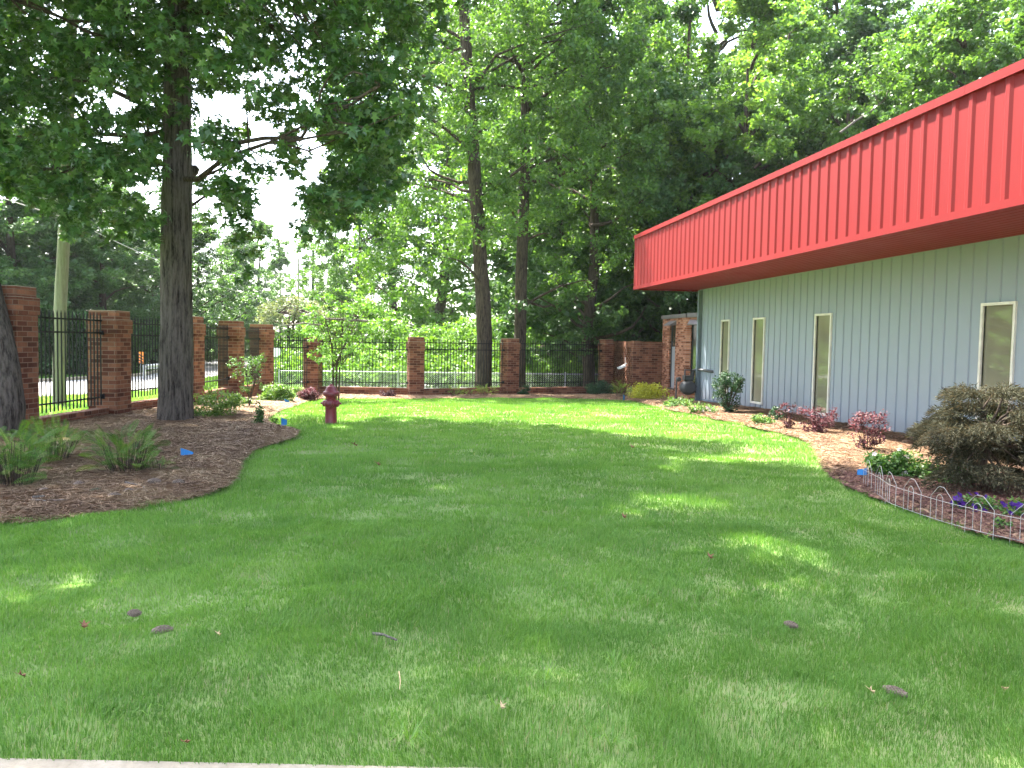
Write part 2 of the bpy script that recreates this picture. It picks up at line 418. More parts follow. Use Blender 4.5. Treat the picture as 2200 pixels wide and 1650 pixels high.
def lawn_h(x, y):
    h = (vnoise(x, y, 0.8, 1)-0.5)*0.055+(vnoise(x, y*1.4, 0.36, 2)-0.5)*0.045
    return h*np.clip((y-2.9)/0.5, 0, 1)
def grid_sheet(name, xs, ys, zf, matl, mask=None):
    X, Y = np.meshgrid(xs, ys); Z = zf(X, Y)
    nx, ny = len(xs), len(ys)
    V = np.stack([X, Y, Z], -1).reshape(-1, 3)
    idx = np.arange(nx*ny).reshape(ny, nx)
    F = np.stack([idx[:-1, :-1], idx[:-1, 1:], idx[1:, 1:], idx[1:, :-1]], -1).reshape(-1, 4)
    if mask is not None:
        cx = (X[:-1, :-1]+X[1:, 1:])/2; cy = (Y[:-1, :-1]+Y[1:, 1:])/2
        F = F[mask(cx, cy).ravel()]
        used = np.unique(F); re = np.full(len(V), -1); re[used] = np.arange(len(used)); V = V[used]; F = re[F]
    me = bpy.data.meshes.new(name); me.from_pydata(V.tolist(), [], F.tolist()); me.update()
    me.polygons.foreach_set('use_smooth', np.ones(len(F), bool))
    me.materials.append(matl)
    return tag(mesh_obj(name, me), kind='structure')

g2 = lambda L: [tuple(G(*p)[:2]) for p in L]
LB_EDGE = g2([(0, 1131), (80, 1128), (150, 1121), (225, 1112), (300, 1098), (370, 1083), (425, 1070), (468, 1055), (490, 1040), (500, 1020), (507, 1003), (520, 985), (545, 968), (590, 955), (628, 942), (634, 932), (618, 925), (590, 921), (568, 912), (566, 902), (590, 889), (625, 876), (652, 866), (675, 860)])
LEFT_BED = [(-3.4, 1.5)] + [(LB_EDGE[0][0]-0.9, LB_EDGE[0][1]-0.25)] + LB_EDGE + [(-2.6, 27.1), (-3.6, 27.6), (-6.0, 14), (-6.8, 10), (-7.5, 1.5)]
LEFT_BED[0] = (-4.6, 5.0); LEFT_BED[-1] = (-9.5, 5.0)
RB_EDGE = g2([(1330, 861), (1372, 866), (1410, 874), (1450, 885), (1500, 895), (1560, 907), (1620, 921), (1680, 934), (1725, 946), (1750, 962), (1764, 988), (1775, 1012), (1800, 1038), (1840, 1060), (1890, 1078), (1950, 1100), (2060, 1140), (2200, 1176)])
RIGHT_BED = [(7.3, 29.6)] + RB_EDGE + [(4.9, 4.8), (5.8, 1.0), (9.2, 1.0), (9.2, 30.5)]
BACK_BED = g2([(675, 858), (760, 858), (900, 858.5), (1010, 857), (1100, 856.5), (1200, 857), (1290, 860), (1335, 862)]) + [(8.0, 30.2), (3.9, 28.6), (0.44, 26.9), (-3.0, 27.4)]
BEDS = [LEFT_BED, RIGHT_BED, BACK_BED]
SIDE = [G(-900, 1615), G(0, 1629), G(1100, 1652), G(2400, 1662)]
def side_y(x):
    return np.interp(x, [SIDE[0][0], SIDE[1][0], SIDE[2][0], SIDE[3][0]], [SIDE[0][1], SIDE[1][1], SIDE[2][1], SIDE[3][1]])

t_ = np.linspace(-1, 1, 141); big = np.sinh(t_*6.2)/np.sinh(6.2)*900
grid_sheet('ground', big, big+20, lambda x, y: gz(y)-0.03+0*x, M['field'])
LAWN_P = [(-9.6, 1.0), (9.2, 1.0), (9.2, 30.6), (3.9, 28.6), (0.44, 27.0), (-3.1, 27.5), (-4.2, 24.8), (-5.3, 15.6), (-7.0, 10.5), (-9.6, 10.5)]
grid_sheet('lawn', np.arange(-9.6, 9.3, 0.12), np.arange(1.0, 30.7, 0.12), lambda x, y: gz(y)+lawn_h(x, y), M['lawn'],
           lambda x, y: poly_mask(LAWN_P, x, y) & (y > side_y(x)-0.2))
def bedz(P, mound):
    def f(x, y):
        d = poly_dist(P, x, y)
        return gz(y)+0.008+np.minimum(d*0.35, mound)+(vnoise(x, y, 0.5, 5)-0.5)*0.05*np.clip(d*2, 0, 1)+(vnoise(x, y, 0.12, 6)-0.5)*0.02+0.015
    return f
bz = [bedz(LEFT_BED, 0.07), bedz(RIGHT_BED, 0.05), bedz(BACK_BED, 0.03)]
for i, P in enumerate(BEDS):
    A = np.array(P); lo = A.min(0)-0.05; hi = A.max(0)+0.05
    grid_sheet('mulch_bed', np.arange(lo[0], hi[0], 0.06), np.arange(lo[1], hi[1], 0.06), bz[i], M['mulch'],
               lambda x, y, P=P: poly_mask(P, x, y))
# sidewalk at the bottom edge
sb = MB()
xs = [-9.0]+list(np.linspace(-6, 6, 25))+[9.0]
for a, b in zip(xs[:-1], xs[1:]):
    ya, yb = float(side_y(a))-0.02, float(side_y(b))-0.02
    vs = [(a, -4, 0.012), (b, -4, 0.012), (b, yb, 0.012), (a, ya, 0.012), (a, ya, -0.1), (b, yb, -0.1)]
    sb.add(vs, [(0, 1, 2, 3), (3, 2, 5, 4)])
tag(sb.build('sidewalk', M['concrete']), kind='structure')
# road beyond the left fence
near = [DG(-900, 12.0), DG(-300, 18.5), DG(100, 23.8), DG(320, 29.5), DG(450, 40.0), DG(560, 62), DG(610, 95)]
far = [DG(-1500, 19.0), DG(-500, 26.5), DG(100, 34.0), DG(300, 40.0), DG(420, 60.0), DG(530, 90), DG(590, 140)]
rb = MB()
for i in range(len(near)-1):
    a, b, c, d = [Vector((p[0], p[1], float(gz(p[1]))-0.018)) for p in (near[i], near[i+1], far[i+1], far[i])]
    rb.add([a, b, c, d], [(0, 1, 2, 3)])
tag(rb.build('road', M['road']), kind='structure')
kb = MB()
for L in (far,):
    for i in range(len(L)-1):
        a, b = L[i], L[i+1]; n = Vector((-(b-a)[1], (b-a)[0], 0)).normalized()*0.15
        for s in (0,):
            z = -0.03+float(gz(a[1])); z2 = -0.03+float(gz(b[1]))
            vs = [a-n, a+n, b+n, b-n]
            vs = [Vector((v[0], v[1], zz)) for v, zz in zip(vs, (z, z, z2, z2))] + [Vector((v[0], v[1], zz+0.14)) for v, zz in zip(vs, (z, z, z2, z2))]
            kb.add(vs, [(4, 5, 6, 7), (0, 1, 5, 4), (1, 2, 6, 5), (2, 3, 7, 6), (3, 0, 4, 7)])
tag(kb.build('kerb', M['concrete']), kind='structure')
# side lane behind the chain link fence
a = [DG(600, 33.5), DG(1330, 31.5), DG(1330, 35.5), DG(600, 39.0)]
lb = MB(); lb.add([Vector((p[0], p[1], float(gz(p[1]))-0.02)) for p in a], [(0, 1, 2, 3)])
tag(lb.build('path', M['road']), kind='structure')

# ------------------------------------------------------------------ grass blades (stuff)
def scatter(n, x0, x1, y0, y1):
    return rng.uniform(x0, x1, n), rng.uniform(y0, y1, n)
def in_view(x, y, margin=0.12):
    d = cdepth(x, y); s = x*RT[0]+y*RT[1]
    return (d > 2.6) & (np.abs(s) < d*(1100/FPX+margin)+0.2)
def blades():
    out = []; rn = []
    # (near depth, far depth, blades per m2, width, height)
    for d0, d1, dens, wd, ht in ((2.6, 4.5, 13500, 0.0030, 0.048), (4.5, 7, 7500, 0.0043, 0.048), (7, 11, 3200, 0.0075, 0.048), (11, 17, 1400, 0.013, 0.048), (17, 31, 620, 0.022, 0.05)):
        n = int(dens*19*30)
        n = min(n, 8_000_000)
        x, y = scatter(n, -9.5, 9.0, 2.6, 30.2); d = cdepth(x, y)
        k = (d > d0) & (d <= d1) & in_view(x, y); x = x[k]; y = y[k]
        k = poly_mask(LAWN_P, x, y) & (y > side_y(x)-0.03)
        for P in BEDS:
            k &= ~(poly_mask(P, x, y) & (poly_dist(P, x, y) > 0.05))
        x = x[k]; y = y[k]; n = len(x)
        # bare and thin patches
        thin = vnoise(x, y, 0.28, 11)*0.6+vnoise(x, y, 0.8, 12)*0.4
        near = np.clip((7-y)/3, 0, 1)
        k = rng.random(n) > np.clip((0.36-thin)*4, 0, 0.45)*near
        x = x[k]; y = y[k]; n = len(x)
        tall = vnoise(x, y, 0.42, 13)*0.5+vnoise(x, y, 0.17, 14)*0.3+vnoise(x, y, 1.3, 16)*0.2
        h = ht*(0.25+1.55*tall)*rng.uniform(0.6, 1.25, n)
        z = gz(y)+lawn_h(x, y)-0.004
        az = rng.uniform(0, 2*pi, n); lean = np.abs(rng.normal(0.3, 0.25, n))
        wind = np.stack([vnoise(x, y, 0.3, 21)-0.5, vnoise(x, y, 0.3, 22)-0.5], -1)*0.9
        dx = cos_(az)*lean+wind[:, 0]*0.5; dy = sin_(az)*lean+wind[:, 1]*0.5
        wa = rng.uniform(0, pi, n); wx = cos_(wa)*wd/2*rng.uniform(0.7, 1.3, n); wy = sin_(wa)*wd/2
        b = np.stack([x, y, z], -1)
        W = np.stack([wx, wy, 0*wx], -1)
        mid = b+np.stack([dx*h*0.35, dy*h*0.35, h*0.6], -1)
        tip = b+np.stack([dx*h*1.1, dy*h*1.1, h*np.clip(1.05-lean*0.35, 0.3, 1)], -1)
        two = d1 <= 7
        if two: V = np.stack([b-W, b+W, mid+W*0.8, mid-W*0.8, mid-W*0.8, mid+W*0.8, tip+W*0.08, tip-W*0.08], 1)
        else: V = np.stack([b-W, b+W, tip+W*0.1, tip-W*0.1], 1)
        out.append(V.reshape(-1, 3))
        patch = vnoise(x, y, 1.1, 31)*0.4+vnoise(x, y*1.5, 0.38, 32)*0.4+tall*0.3-0.05
        stripe = 0.5+0.5*np.sin((x*0.9+y*0.25)*2.6)
        yel = np.clip((vnoise(x, y, 0.9, 33)*0.6+vnoise(x, y, 0.25, 34)*0.4-0.55)*3, 0, 1)
        r = 0.06+0.52*patch+0.06*stripe+0.22*yel+rng.normal(0, 0.15, n)
        r = np.clip(r, 0, 0.96)
        dead = rng.random(n) < 0.006+0.07*np.clip(0.4-thin[k]*1.0, 0, 1)*4*near[k]
        r[dead] = rng.uniform(0.97, 1.0, dead.sum())
        rn.append(np.repeat(r, 2) if two else r)
    return np.concatenate(out), np.concatenate(rn)
cos_ = np.cos; sin_ = np.sin
V, r = blades()
print('grass blades', len(r))
tag(mesh_obj('grass', np_mesh('grass', V, 4, M['blade'], r)), 'short green lawn grass with slightly tufted blades', 'grass', kind='stuff')
# rough grass beyond the fence
def field_grass():
    n = 160000
    x, y = scatter(n, -24, -3.5, 9, 42); d = cdepth(x, y)
    k = in_view(x, y) & ~poly_mask(LAWN_P, x, y)
    rp = [tuple(p[:2]) for p in near]+[tuple(p[:2]) for p in far[::-1]]
    k &= ~poly_mask(rp, x, y); x = x[k]; y = y[k]; n = len(x)
    h = rng.uniform(0.05, 0.13, n); z = gz(y)-0.03
    dx = rng.normal(0, 0.4, n); dy = rng.normal(0, 0.4, n); wa = rng.uniform(0, pi, n)
    W = np.stack([cos_(wa)*0.014, sin_(wa)*0.014, 0*wa], -1)
    b = np.stack([x, y, z], -1); tip = b+np.stack([dx*h, dy*h, h], -1)
    V = np.stack([b-W, b+W, tip], 1).reshape(-1, 3)
    return V, np.clip(rng.normal(0.6, 0.2, n), 0, 1)
V, r = field_grass()
tag(mesh_obj('verge_grass', np_mesh('verge_grass', V, 3, M['blade'], r)), 'bright sunlit verge grass beyond the iron fence', 'grass', kind='stuff')

# ------------------------------------------------------------------ pine straw and chips (stuff)
def straw(P, zf, dens, name, label, L=(0.06, 0.19), wd=0.0026, m='needle', mask=None, bright=0.0):
    A = np.array(P); lo = A.min(0); hi = A.max(0)
    n = int(dens*(hi-lo).prod())
    x = rng.uniform(lo[0]-0.1, hi[0]+0.1, n); y = rng.uniform(lo[1]-0.1, hi[1]+0.1, n)
    k = in_view(x, y) & (poly_mask(P, x, y) | (poly_dist(P, x, y) < 0.05))
    if mask is not None: k &= mask(x, y)
    x = x[k]; y = y[k]; n = len(x)
    z = zf(x, y)+rng.uniform(0.0, 0.028, n)
    a = rng.uniform(0, 2*pi, n)+vnoise(x, y, 0.2, 8)*3; l = rng.uniform(*L, n)/2; el = rng.normal(0, 0.12, n)
    d = np.stack([cos_(a)*l, sin_(a)*l, el*l], -1); s = np.stack([-sin_(a), cos_(a), 0*a], -1)*(wd*np.maximum(1, cdepth(x, y)/8))[:, None]/2
    c = np.stack([x, y, z], -1); arch = np.stack([0*x, 0*x, l*0.12], -1)
    V = np.stack([c-d-s, c-d+s, c+arch+s, c+d+s, c+d-s, c+arch-s], 1).reshape(-1, 3)
    r = np.clip(vnoise(x, y, 0.6, 40)*0.5+vnoise(x, y, 0.12, 41)*0.3+rng.normal(0.1, 0.16, n)+bright, 0, 1)
    return tag(mesh_obj(name, np_mesh(name, V, 6, M[m], r)), label, 'pine straw', kind='stuff')
CHIP = lambda x, y: (y < 10.2)
straw(LEFT_BED, bz[0], 4600, 'pine_straw', 'brown pine straw covering the left bed around the tree', bright=0.22)
straw(RIGHT_BED, bz[1], 1700, 'pine_straw', 'tan pine straw along the foot of the blue wall', mask=lambda x, y: y > 9.0, bright=-0.02)
straw(BACK_BED, bz[2], 700, 'pine_straw', 'thin pine straw strip under the back brick wall')
o = straw(RIGHT_BED, bz[1], 2600, 'bark_mulch', 'reddish brown bark chips behind the white wire edging', L=(0.02, 0.06), wd=0.014, m='bark_chip', mask=lambda x, y: y < 9.3)
o['category'] = 'bark mulch'

# ------------------------------------------------------------------ metal building
WX = 8.9; WZ = 3.27; WY0 = -3.0; WY1 = 23.25
FX = 6.9; FZ0 = 3.25; FZ1 = 4.88; FY1 = 23.45
bld = thing('metal_building', 'long blue grey metal building under a deep red ribbed fascia', 'building', (WX, WY1, -0.4))
def rel(mb, ox=WX, oy=WY1, oz=-0.4):
    mb.v = [(x-ox, y-oy, z-oz) for x, y, z in mb.v]; return mb
wins = [(20.93, 21.42, 0), (18.78, 19.36, 0), (15.68, 16.27, 0), (10.62, 11.24, 0)]
ZW0, ZW1 = 0.21, 2.29
# siding: flat panels with narrow raised battens, with real openings
wall = MB()
holes = sorted([(a, b) for a, b, _ in wins])
def wall_strip(y0, y1, z0, z1): wall.box(WX, y0, z0, WX+0.16, y1, z1)
cur = WY0
for a, b in holes:
    wall_strip(cur, a, -0.5, WZ+0.2); wall_strip(a, b, -0.5, ZW0); wall_strip(a, b, ZW1, WZ+0.2); cur = b
wall_strip(cur, WY1, -0.5, WZ+0.2)
wall.box(WX+0.16, WY1-0.16, -0.5, WX+14, WY1, WZ+0.2)
wall.box(WX+0.16, WY0, -0.5, WX+14, WY0+0.16, WZ+0.2)
wo_ = rel(wall).build('wall', M['bluegrey'], bld)
rib = MB()
y = WY0+0.2
def rib_at(y, z0, z1):
    rib.prism([(WX, y-0.021), (WX-0.022, y-0.011), (WX-0.022, y+0.011), (WX, y+0.021)][::-1], 'z', z0, z1)
while y < WY1-0.15:
    blk = [h for h in holes if h[0]-0.04 < y < h[1]+0.04]
    if blk:
        rib_at(y, -0.45, ZW0-0.045); rib_at(y, ZW1+0.045, WZ)
    else: rib_at(y, -0.45, WZ)
    y += 0.305
rel(rib).build('batten', M['bluegrey'], bld)
# fascia: ribbed profile in plan, extruded vertically
prof = []
y = WY0; xo = FX
while y < FY1-0.08:
    # flat pan, slope out, rib top, slope in
    prof += [(xo+0.023, y), (xo+0.023, y+0.165), (xo, y+0.205), (xo, y+0.265), (xo+0.023, y+0.302)]
    y += 0.3048
prof += [(xo+0.023, FY1)]
fz = MB()
n = len(prof)
vs = [(x, yy, FZ0+0.09) for x, yy in prof]+[(x, yy, FZ1-0.08) for x, yy in prof]
fz.add(vs, [(i, i+n, i+n+1, i+1) for i in range(n-1)])
fz.box(FX+0.055, WY0, FZ0+0.02, FX+0.09, FY1-0.05, FZ1-0.04)
# ribbed end return
pe = []; x = FX+0.06
while x < WX+13.5:
    pe += [(x, FY1-0.012), (x+0.165, FY1-0.012), (x+0.205, FY1+0.02), (x+0.265, FY1+0.02), (x+0.302, FY1-0.012)]; x += 0.3048
n = len(pe); vs = [(a, b, FZ0+0.09) for a, b in pe]+[(a, b, FZ1-0.08) for a, b in pe]
fz.add(vs, [(i, i+1, i+n+1, i+n) for i in range(n-1)])
rel(fz).build('fascia', M['red'], bld)
cp = MB()
segs = np.arange(WY0, FY1+0.02, 3.05)
segs = list(segs)+[FY1+0.02]
for a, b in zip(segs[:-1], segs[1:]):
    cp.box(FX-0.03, a+0.002, FZ1-0.115, FX+0.30, b-0.002, FZ1)
cp.box(FX-0.026, WY0, FZ1-0.11, FX+0.29, FY1+0.015, FZ1-0.004)
cp.box(FX+0.30, FY1-0.28, FZ1-0.115, WX+13.5, FY1+0.03, FZ1-0.002)
rel(cp).build('cap_flashing', M['red'], bld)
ct = MB()
ct.box(FX-0.018, WY0, FZ0-0.0, FX+0.06, FY1+0.01, FZ0+0.10)
ct.box(FX+0.06, FY1-0.05, FZ0-0.0, WX+13.5, FY1+0.02, FZ0+0.10)
rel(ct).build('bottom_flashing', M['red'], bld)
sf = MB(); x = FX+0.065
sp = []
while x < WX-0.05:
    sp += [(x, FZ0+0.045), (x+0.125, FZ0+0.045), (x+0.14, FZ0+0.062), (x+0.152, FZ0+0.045)]; x += 0.1525
sp += [(WX+0.02, FZ0+0.045)]
n = len(sp); vs = [(a, WY0, b) for a, b in sp]+[(a, FY1-0.051, b) for a, b in sp]
sf.add(vs, [(i, i+n, i+n+1, i+1) for i in range(n-1)])
sf.box(WX+0.165, WY1+0.001, FZ0+0.045, WX+13, FY1-0.052, FZ0+0.06)
rel(sf).build('soffit', M['red'], bld)
rf = MB(); rf.box(FX+0.3, WY0, FZ1-0.35, WX+13.9, FY1-0.29, FZ1-0.25)
rel(rf).build('roof', M['cap'], bld)
# corner trim / downspout
ds = MB(); ds.box(WX-0.035, WY1-0.16, -0.45, WX-0.001, WY1+0.012, WZ)
rel(ds).build('corner_trim', M['trimlight'], bld)
ds = MB(); ds.box(WX-0.12, WY1-0.27, -0.40, WX-0.012, WY1-0.165, WZ-0.02)
ds.box(WX-0.125, WY1-0.275, 0.9, WX-0.006, WY1-0.16, 0.93); ds.box(WX-0.125, WY1-0.275, 2.4, WX-0.006, WY1-0.16, 2.43)
rel(ds).build('downspout', M['trimdark'], bld)
fl = MB(); fl.box(WX-0.03, WY0, -0.5, WX-0.002, WY1-0.28, 0.03)
rel(fl).build('base_trim', M['trimdark'], bld)
for i, (a, b, _) in enumerate(wins):
    f = MB()
    w_ = 0.045
    f.box(WX-0.035, a-w_, ZW0-w_, WX+0.05, a, ZW1+w_); f.box(WX-0.035, b, ZW0-w_, WX+0.05, b+w_, ZW1+w_)
    f.box(WX-0.036, a, ZW1, WX+0.051, b, ZW1+w_); f.box(WX-0.045, a, ZW0-w_, WX+0.051, b, ZW0)
    fo = rel(f).build('window', M['whiteframe'], bld)
    g = MB(); g.box(WX+0.022, a, ZW0, WX+0.03, b, ZW1)
    rel(g).build('pane', M['glass'], fo)

# ------------------------------------------------------------------ brick annex
AX = 9.6
def onX(px, py, X):
    d = ray(px, py); return CAM+d*(X/d[0])
ay0 = onX(1473, 800, AX)[1]; ay1 = onX(1421, 800, AX)[1]
az1 = onX(1447, 684, AX)[2]
ann = thing('brick_annex', 'low orange brick annex with two slit windows beside the blue building', 'building', (AX, ay0, -0.5))
relA = lambda mb: rel(mb, AX, ay0, -0.5)
wy = [(onX(1449, 800, AX)[1], onX(1436.5, 800, AX)[1])]
wz1 = onX(1445, 699, AX)[2]; wz0 = onX(1440, 833, AX)[2]
b_ = MB(); a0, a1 = wy[0]
b_.box(AX, ay0, -0.5, AX+0.2, a0, az1); b_.box(AX, a1, -0.5, AX+0.2, ay1, az1)
b_.box(AX, a0, -0.5, AX+0.2, a1, wz0); b_.box(AX, a0, wz1, AX+0.2, a1, az1)
b_.box(AX+0.2, ay1-0.2, -0.5, AX+5, ay1, az1)
# angled return towards the metal building; angle invented to keep this stretch in shade
q = MB()
ang = radians(48); L = 1.9
s0, s1 = 0.16, 0.62
def ret(u0, u1, z0, z1, th=0.2, off=0.0):
    dx, dy = sin(ang), -cos(ang); nx, ny = cos(ang), sin(ang)
    P = [(AX+dx*u+nx*k, ay0+dy*u+ny*k) for u, k in ((u0, off), (u1, off), (u1, off+th), (u0, off+th))]
    return P
def retbox(mb, u0, u1, z0, z1, th=0.2, off=0.0):
    P = ret(u0, u1, z0, z1, th, off)
    vs = [(x, y, z0) for x, y in P]+[(x, y, z1) for x, y in P]
    mb.add(vs, [(3, 2, 1, 0), (4, 5, 6, 7), (0, 1, 5, 4), (1, 2, 6, 5), (2, 3, 7, 6), (3, 0, 4, 7)])
for u0, u1, z0, z1 in ((0, s0, -0.5, az1), (s1, L, -0.5, az1), (s0, s1, -0.5, wz0), (s0, s1, wz1, az1)): retbox(b_, u0+0.001, u1, z0, z1)
relA(b_).build('wall', M['brick_annex'], ann)
c_ = MB(); c_.box(AX-0.05, ay0, az1, AX+0.3, ay1+0.05, az1+0.13); retbox(c_, 0.02, L, az1+0.003, az1+0.15, 0.3, -0.05)
c_.box(AX+0.3, ay0+0.3, az1-0.1, AX+5, ay1, az1)
relA(c_).build('parapet_cap', M['cap'], ann)
f = MB(); w_ = 0.04
f.box(AX+0.06, a0, wz0, AX+0.12, a0+w_, wz1); f.box(AX+0.06, a1-w_, wz0, AX+0.12, a1, wz1)
f.box(AX-0.03, a0-0.02, wz0-0.05, AX+0.12, a1+0.02, wz0-0.001); fo = relA(f).build('window', M['greypipe'], ann)
g = MB(); g.box(AX+0.09, a0+w_, wz0, AX+0.10, a1-w_, wz0+(wz1-wz0)*0.66); relA(g).build('pane', M['curtain'], fo)
g = MB(); g.box(AX+0.09, a0+w_, wz0+(wz1-wz0)*0.66, AX+0.10, a1-w_, wz1); relA(g).build('pane', M['glass_dark'], fo)
h = MB(); h.prism([(AX, wz1+0.16), (AX, wz1+0.0), (AX-0.22, wz1-0.02), (AX-0.22, wz1+0.02)], 'y', a0-0.06, a1+0.06); relA(h).build('hood', M['cap'], fo)
f = MB(); retbox(f, s0+0.001, s0+0.04, wz0, wz1, 0.05, 0.06); retbox(f, s1-0.04, s1-0.001, wz0, wz1, 0.05, 0.06); retbox(f, s0-0.02, s1+0.02, wz0-0.05, wz0-0.001, 0.13, -0.03)
fo = relA(f).build('window', M['greypipe'], ann)
g = MB(); retbox(g, s0+0.041, s1-0.041, wz0, wz1, 0.01, 0.09); relA(g).build('pane', M['glass_dark'], fo)
h = MB(); P0 = ret(s0-0.06, s1+0.06, 0, 0, 0.22, -0.22)
vs = [(P0[0][0], P0[0][1], wz1-0.02), (P0[1][0], P0[1][1], wz1-0.02), (P0[2][0], P0[2][1], wz1), (P0[3][0], P0[3][1], wz1),
      (P0[0][0], P0[0][1], wz1+0.02), (P0[1][0], P0[1][1], wz1+0.02), (P0[2][0], P0[2][1], wz1+0.16), (P0[3][0], P0[3][1], wz1+0.16)]
h.add(vs, [(3, 2, 1, 0), (4, 5, 6, 7), (0, 1, 5, 4), (1, 2, 6, 5), (2, 3, 7, 6), (3, 0, 4, 7)]); relA(h).build('hood', M['cap'], fo)

# ------------------------------------------------------------------ brick screen wall with a pierced panel
LX, LY = 8.47, ay1-0.05
sw = thing('brick_screen_wall', 'brick screen wall with a pierced honeycomb panel, joined to the annex', 'wall', (LX, LY, -0.5))
relS = lambda mb: rel(mb, LX, LY, -0.5)
zt = 1.72
s = MB(); s.box(LX+0.3, LY, -0.5, AX+0.4, LY+0.2, zt); s.box(LX, LY-0.05, -0.5, LX+0.299, LY+0.3, zt+0.02)
relS(s).build('solid_panel', M['brick'], sw)
s = MB(); y0, y1 = LY+0.301, LY+3.3
s.box(LX+0.03, y0, -0.5, LX+0.13, y1, 0.0); s.box(LX+0.03, y0, 1.5, LX+0.13, y1, zt)
z = 0.0; k = 0
while z < 1.49:
    y = y0+(0.15 if k % 2 else 0.0)
    while y < y1-0.2:
        s.box(LX+0.03, y, z+0.002, LX+0.13, y+0.20, z+0.073); y += 0.30
    z += 0.075; k += 1
s.box(LX+0.1301, y1, -0.5, LX+0.14, y1+0.2, zt)
relS(s).build('pierced_panel', M['brick'], sw)
g = thing('iron_gate', 'narrow black iron gate between the last pillar and the pierced brick panel', 'gate', (8.12, 31.2, -0.45), radians(70))
gb = MB()
for i in range(9): gb.box(0.05+i*0.1, -0.012, 0.1, 0.075+i*0.1, 0.012, 2.1)
gb.build('gate_bars', M['iron'], g)
gb = MB(); gb.box(0, -0.02, 0.05, 0.93, 0.02, 0.12); gb.box(0, -0.02, 1.9, 0.93, 0.02, 1.96); gb.box(0, -0.025, 0.05, 0.045, 0.025, 2.15); gb.box(0.9, -0.025, 0.05, 0.945, 0.025, 2.15)
gb.build('gate_frame', M['iron'], g)
# small white lamp on the pierced wall
p = Vector((LX-0.02, LY+0.9, 0.85))
lm = thing('wall_light', 'small tilted white box light on a thin arm on the pierced brick panel', 'light', p)
b_ = MB(); b_.box(-0.02, -0.012, 0.05, 0.0, 0.012, 0.26); b_.box(-0.02, -0.012, 0.0, 0.05, 0.012, 0.05); b_.build('bracket', M['signwhite'], lm)
b_ = MB(); b_.prism([(-0.30, -0.13), (-0.02, -0.02), (0.0, -0.09), (-0.26, -0.2)], 'y', -0.10, 0.12); b_.build('lamp_housing', M['signwhite'], lm)

# ------------------------------------------------------------------ iron fence with brick pillars
def pillar(p, top, rz, w, label, z0=None):
    base = float(gz(p[1]))-0.12
    t = thing('brick_pillar', label, 'pillar', (p[0], p[1], base), rz, 'brick pillars of the iron fence')
    H = top-base; h = w/2
    b = MB(); b.box(-h, -h, 0, h, h, H-0.42); b.build('shaft', M['brick'], t)
    b = MB(); b.box(-h-0.022, -h-0.022, H-0.419, h+0.022, h+0.022, H-0.16); b.build('collar', M['brick'], t)
    b = MB()
    hh = h-0.012
    b.box(-hh, -hh, H-0.159, hh, hh, H); b.build('cap', M['brick'], t)
    b = MB(); b.box(-h-0.018, -h-0.018, H-0.1598, h+0.018, h+0.018, H-0.152)
    b.prism([(-hh, -hh), (hh, -hh), (hh, hh), (-hh, hh)], 'z', H+0.0005, H+0.012)
    b.build('mortar_wash', M['concrete'], t)
    return t
def at_d(px, d):
    q = DG(px, d); return Vector((q[0], q[1], 0))
P1 = at_d(22, 12.3); P2 = at_d(236, 15.2); P3 = at_d(404, 18.3); P4 = at_d(497, 21.5); P5 = at_d(562, 24.6)
P6 = G(672, 850); P7 = G(892, 853); P8 = G(1094, 851); P9 = G(1300, 848)
pil = [(P1, 2.32, 'tallest brick pillar, partly hidden by the leaning tree at the left edge'),
       (P2, 2.06, 'big brick pillar standing left of the large tree trunk'),
       (P3, 2.06, 'brick pillar just right of and mostly behind the large tree trunk'),
       (P4, 2.04, 'brick pillar between the large trunk and the corner, behind the tall thin shrub'),
       (P5, 2.02, 'brick pillar above the green shrubs, last of the tall left row'),
       (P6, 1.66, 'brick corner pillar right behind the fire hydrant and the sapling'),
       (P7, 1.72, 'brick pillar alone in the middle of the back fence'),
       (P8, 1.74, 'brick pillar between the two bare trunks of the back fence'),
       (P9, 1.78, 'narrow brick pillar beside the black gate at the right end of the fence')]
L_ = [P1, P2, P3, P4, P5, P6, P7, P8, P9]
for i, (p, top, lab) in enumerate(pil):
    if i < 6:
        a, b = L_[max(i-1, 0)], L_[min(i+1, 5)]
    else:
        a, b = L_[i-1], L_[min(i+1, 8)]
    d = b-a; rz = atan2(d[1], d[0])
    if i == 5: rz = radians(78)
    pillar(p, top, rz, 0.54 if i < 5 else (0.5 if i < 8 else 0.42), lab)

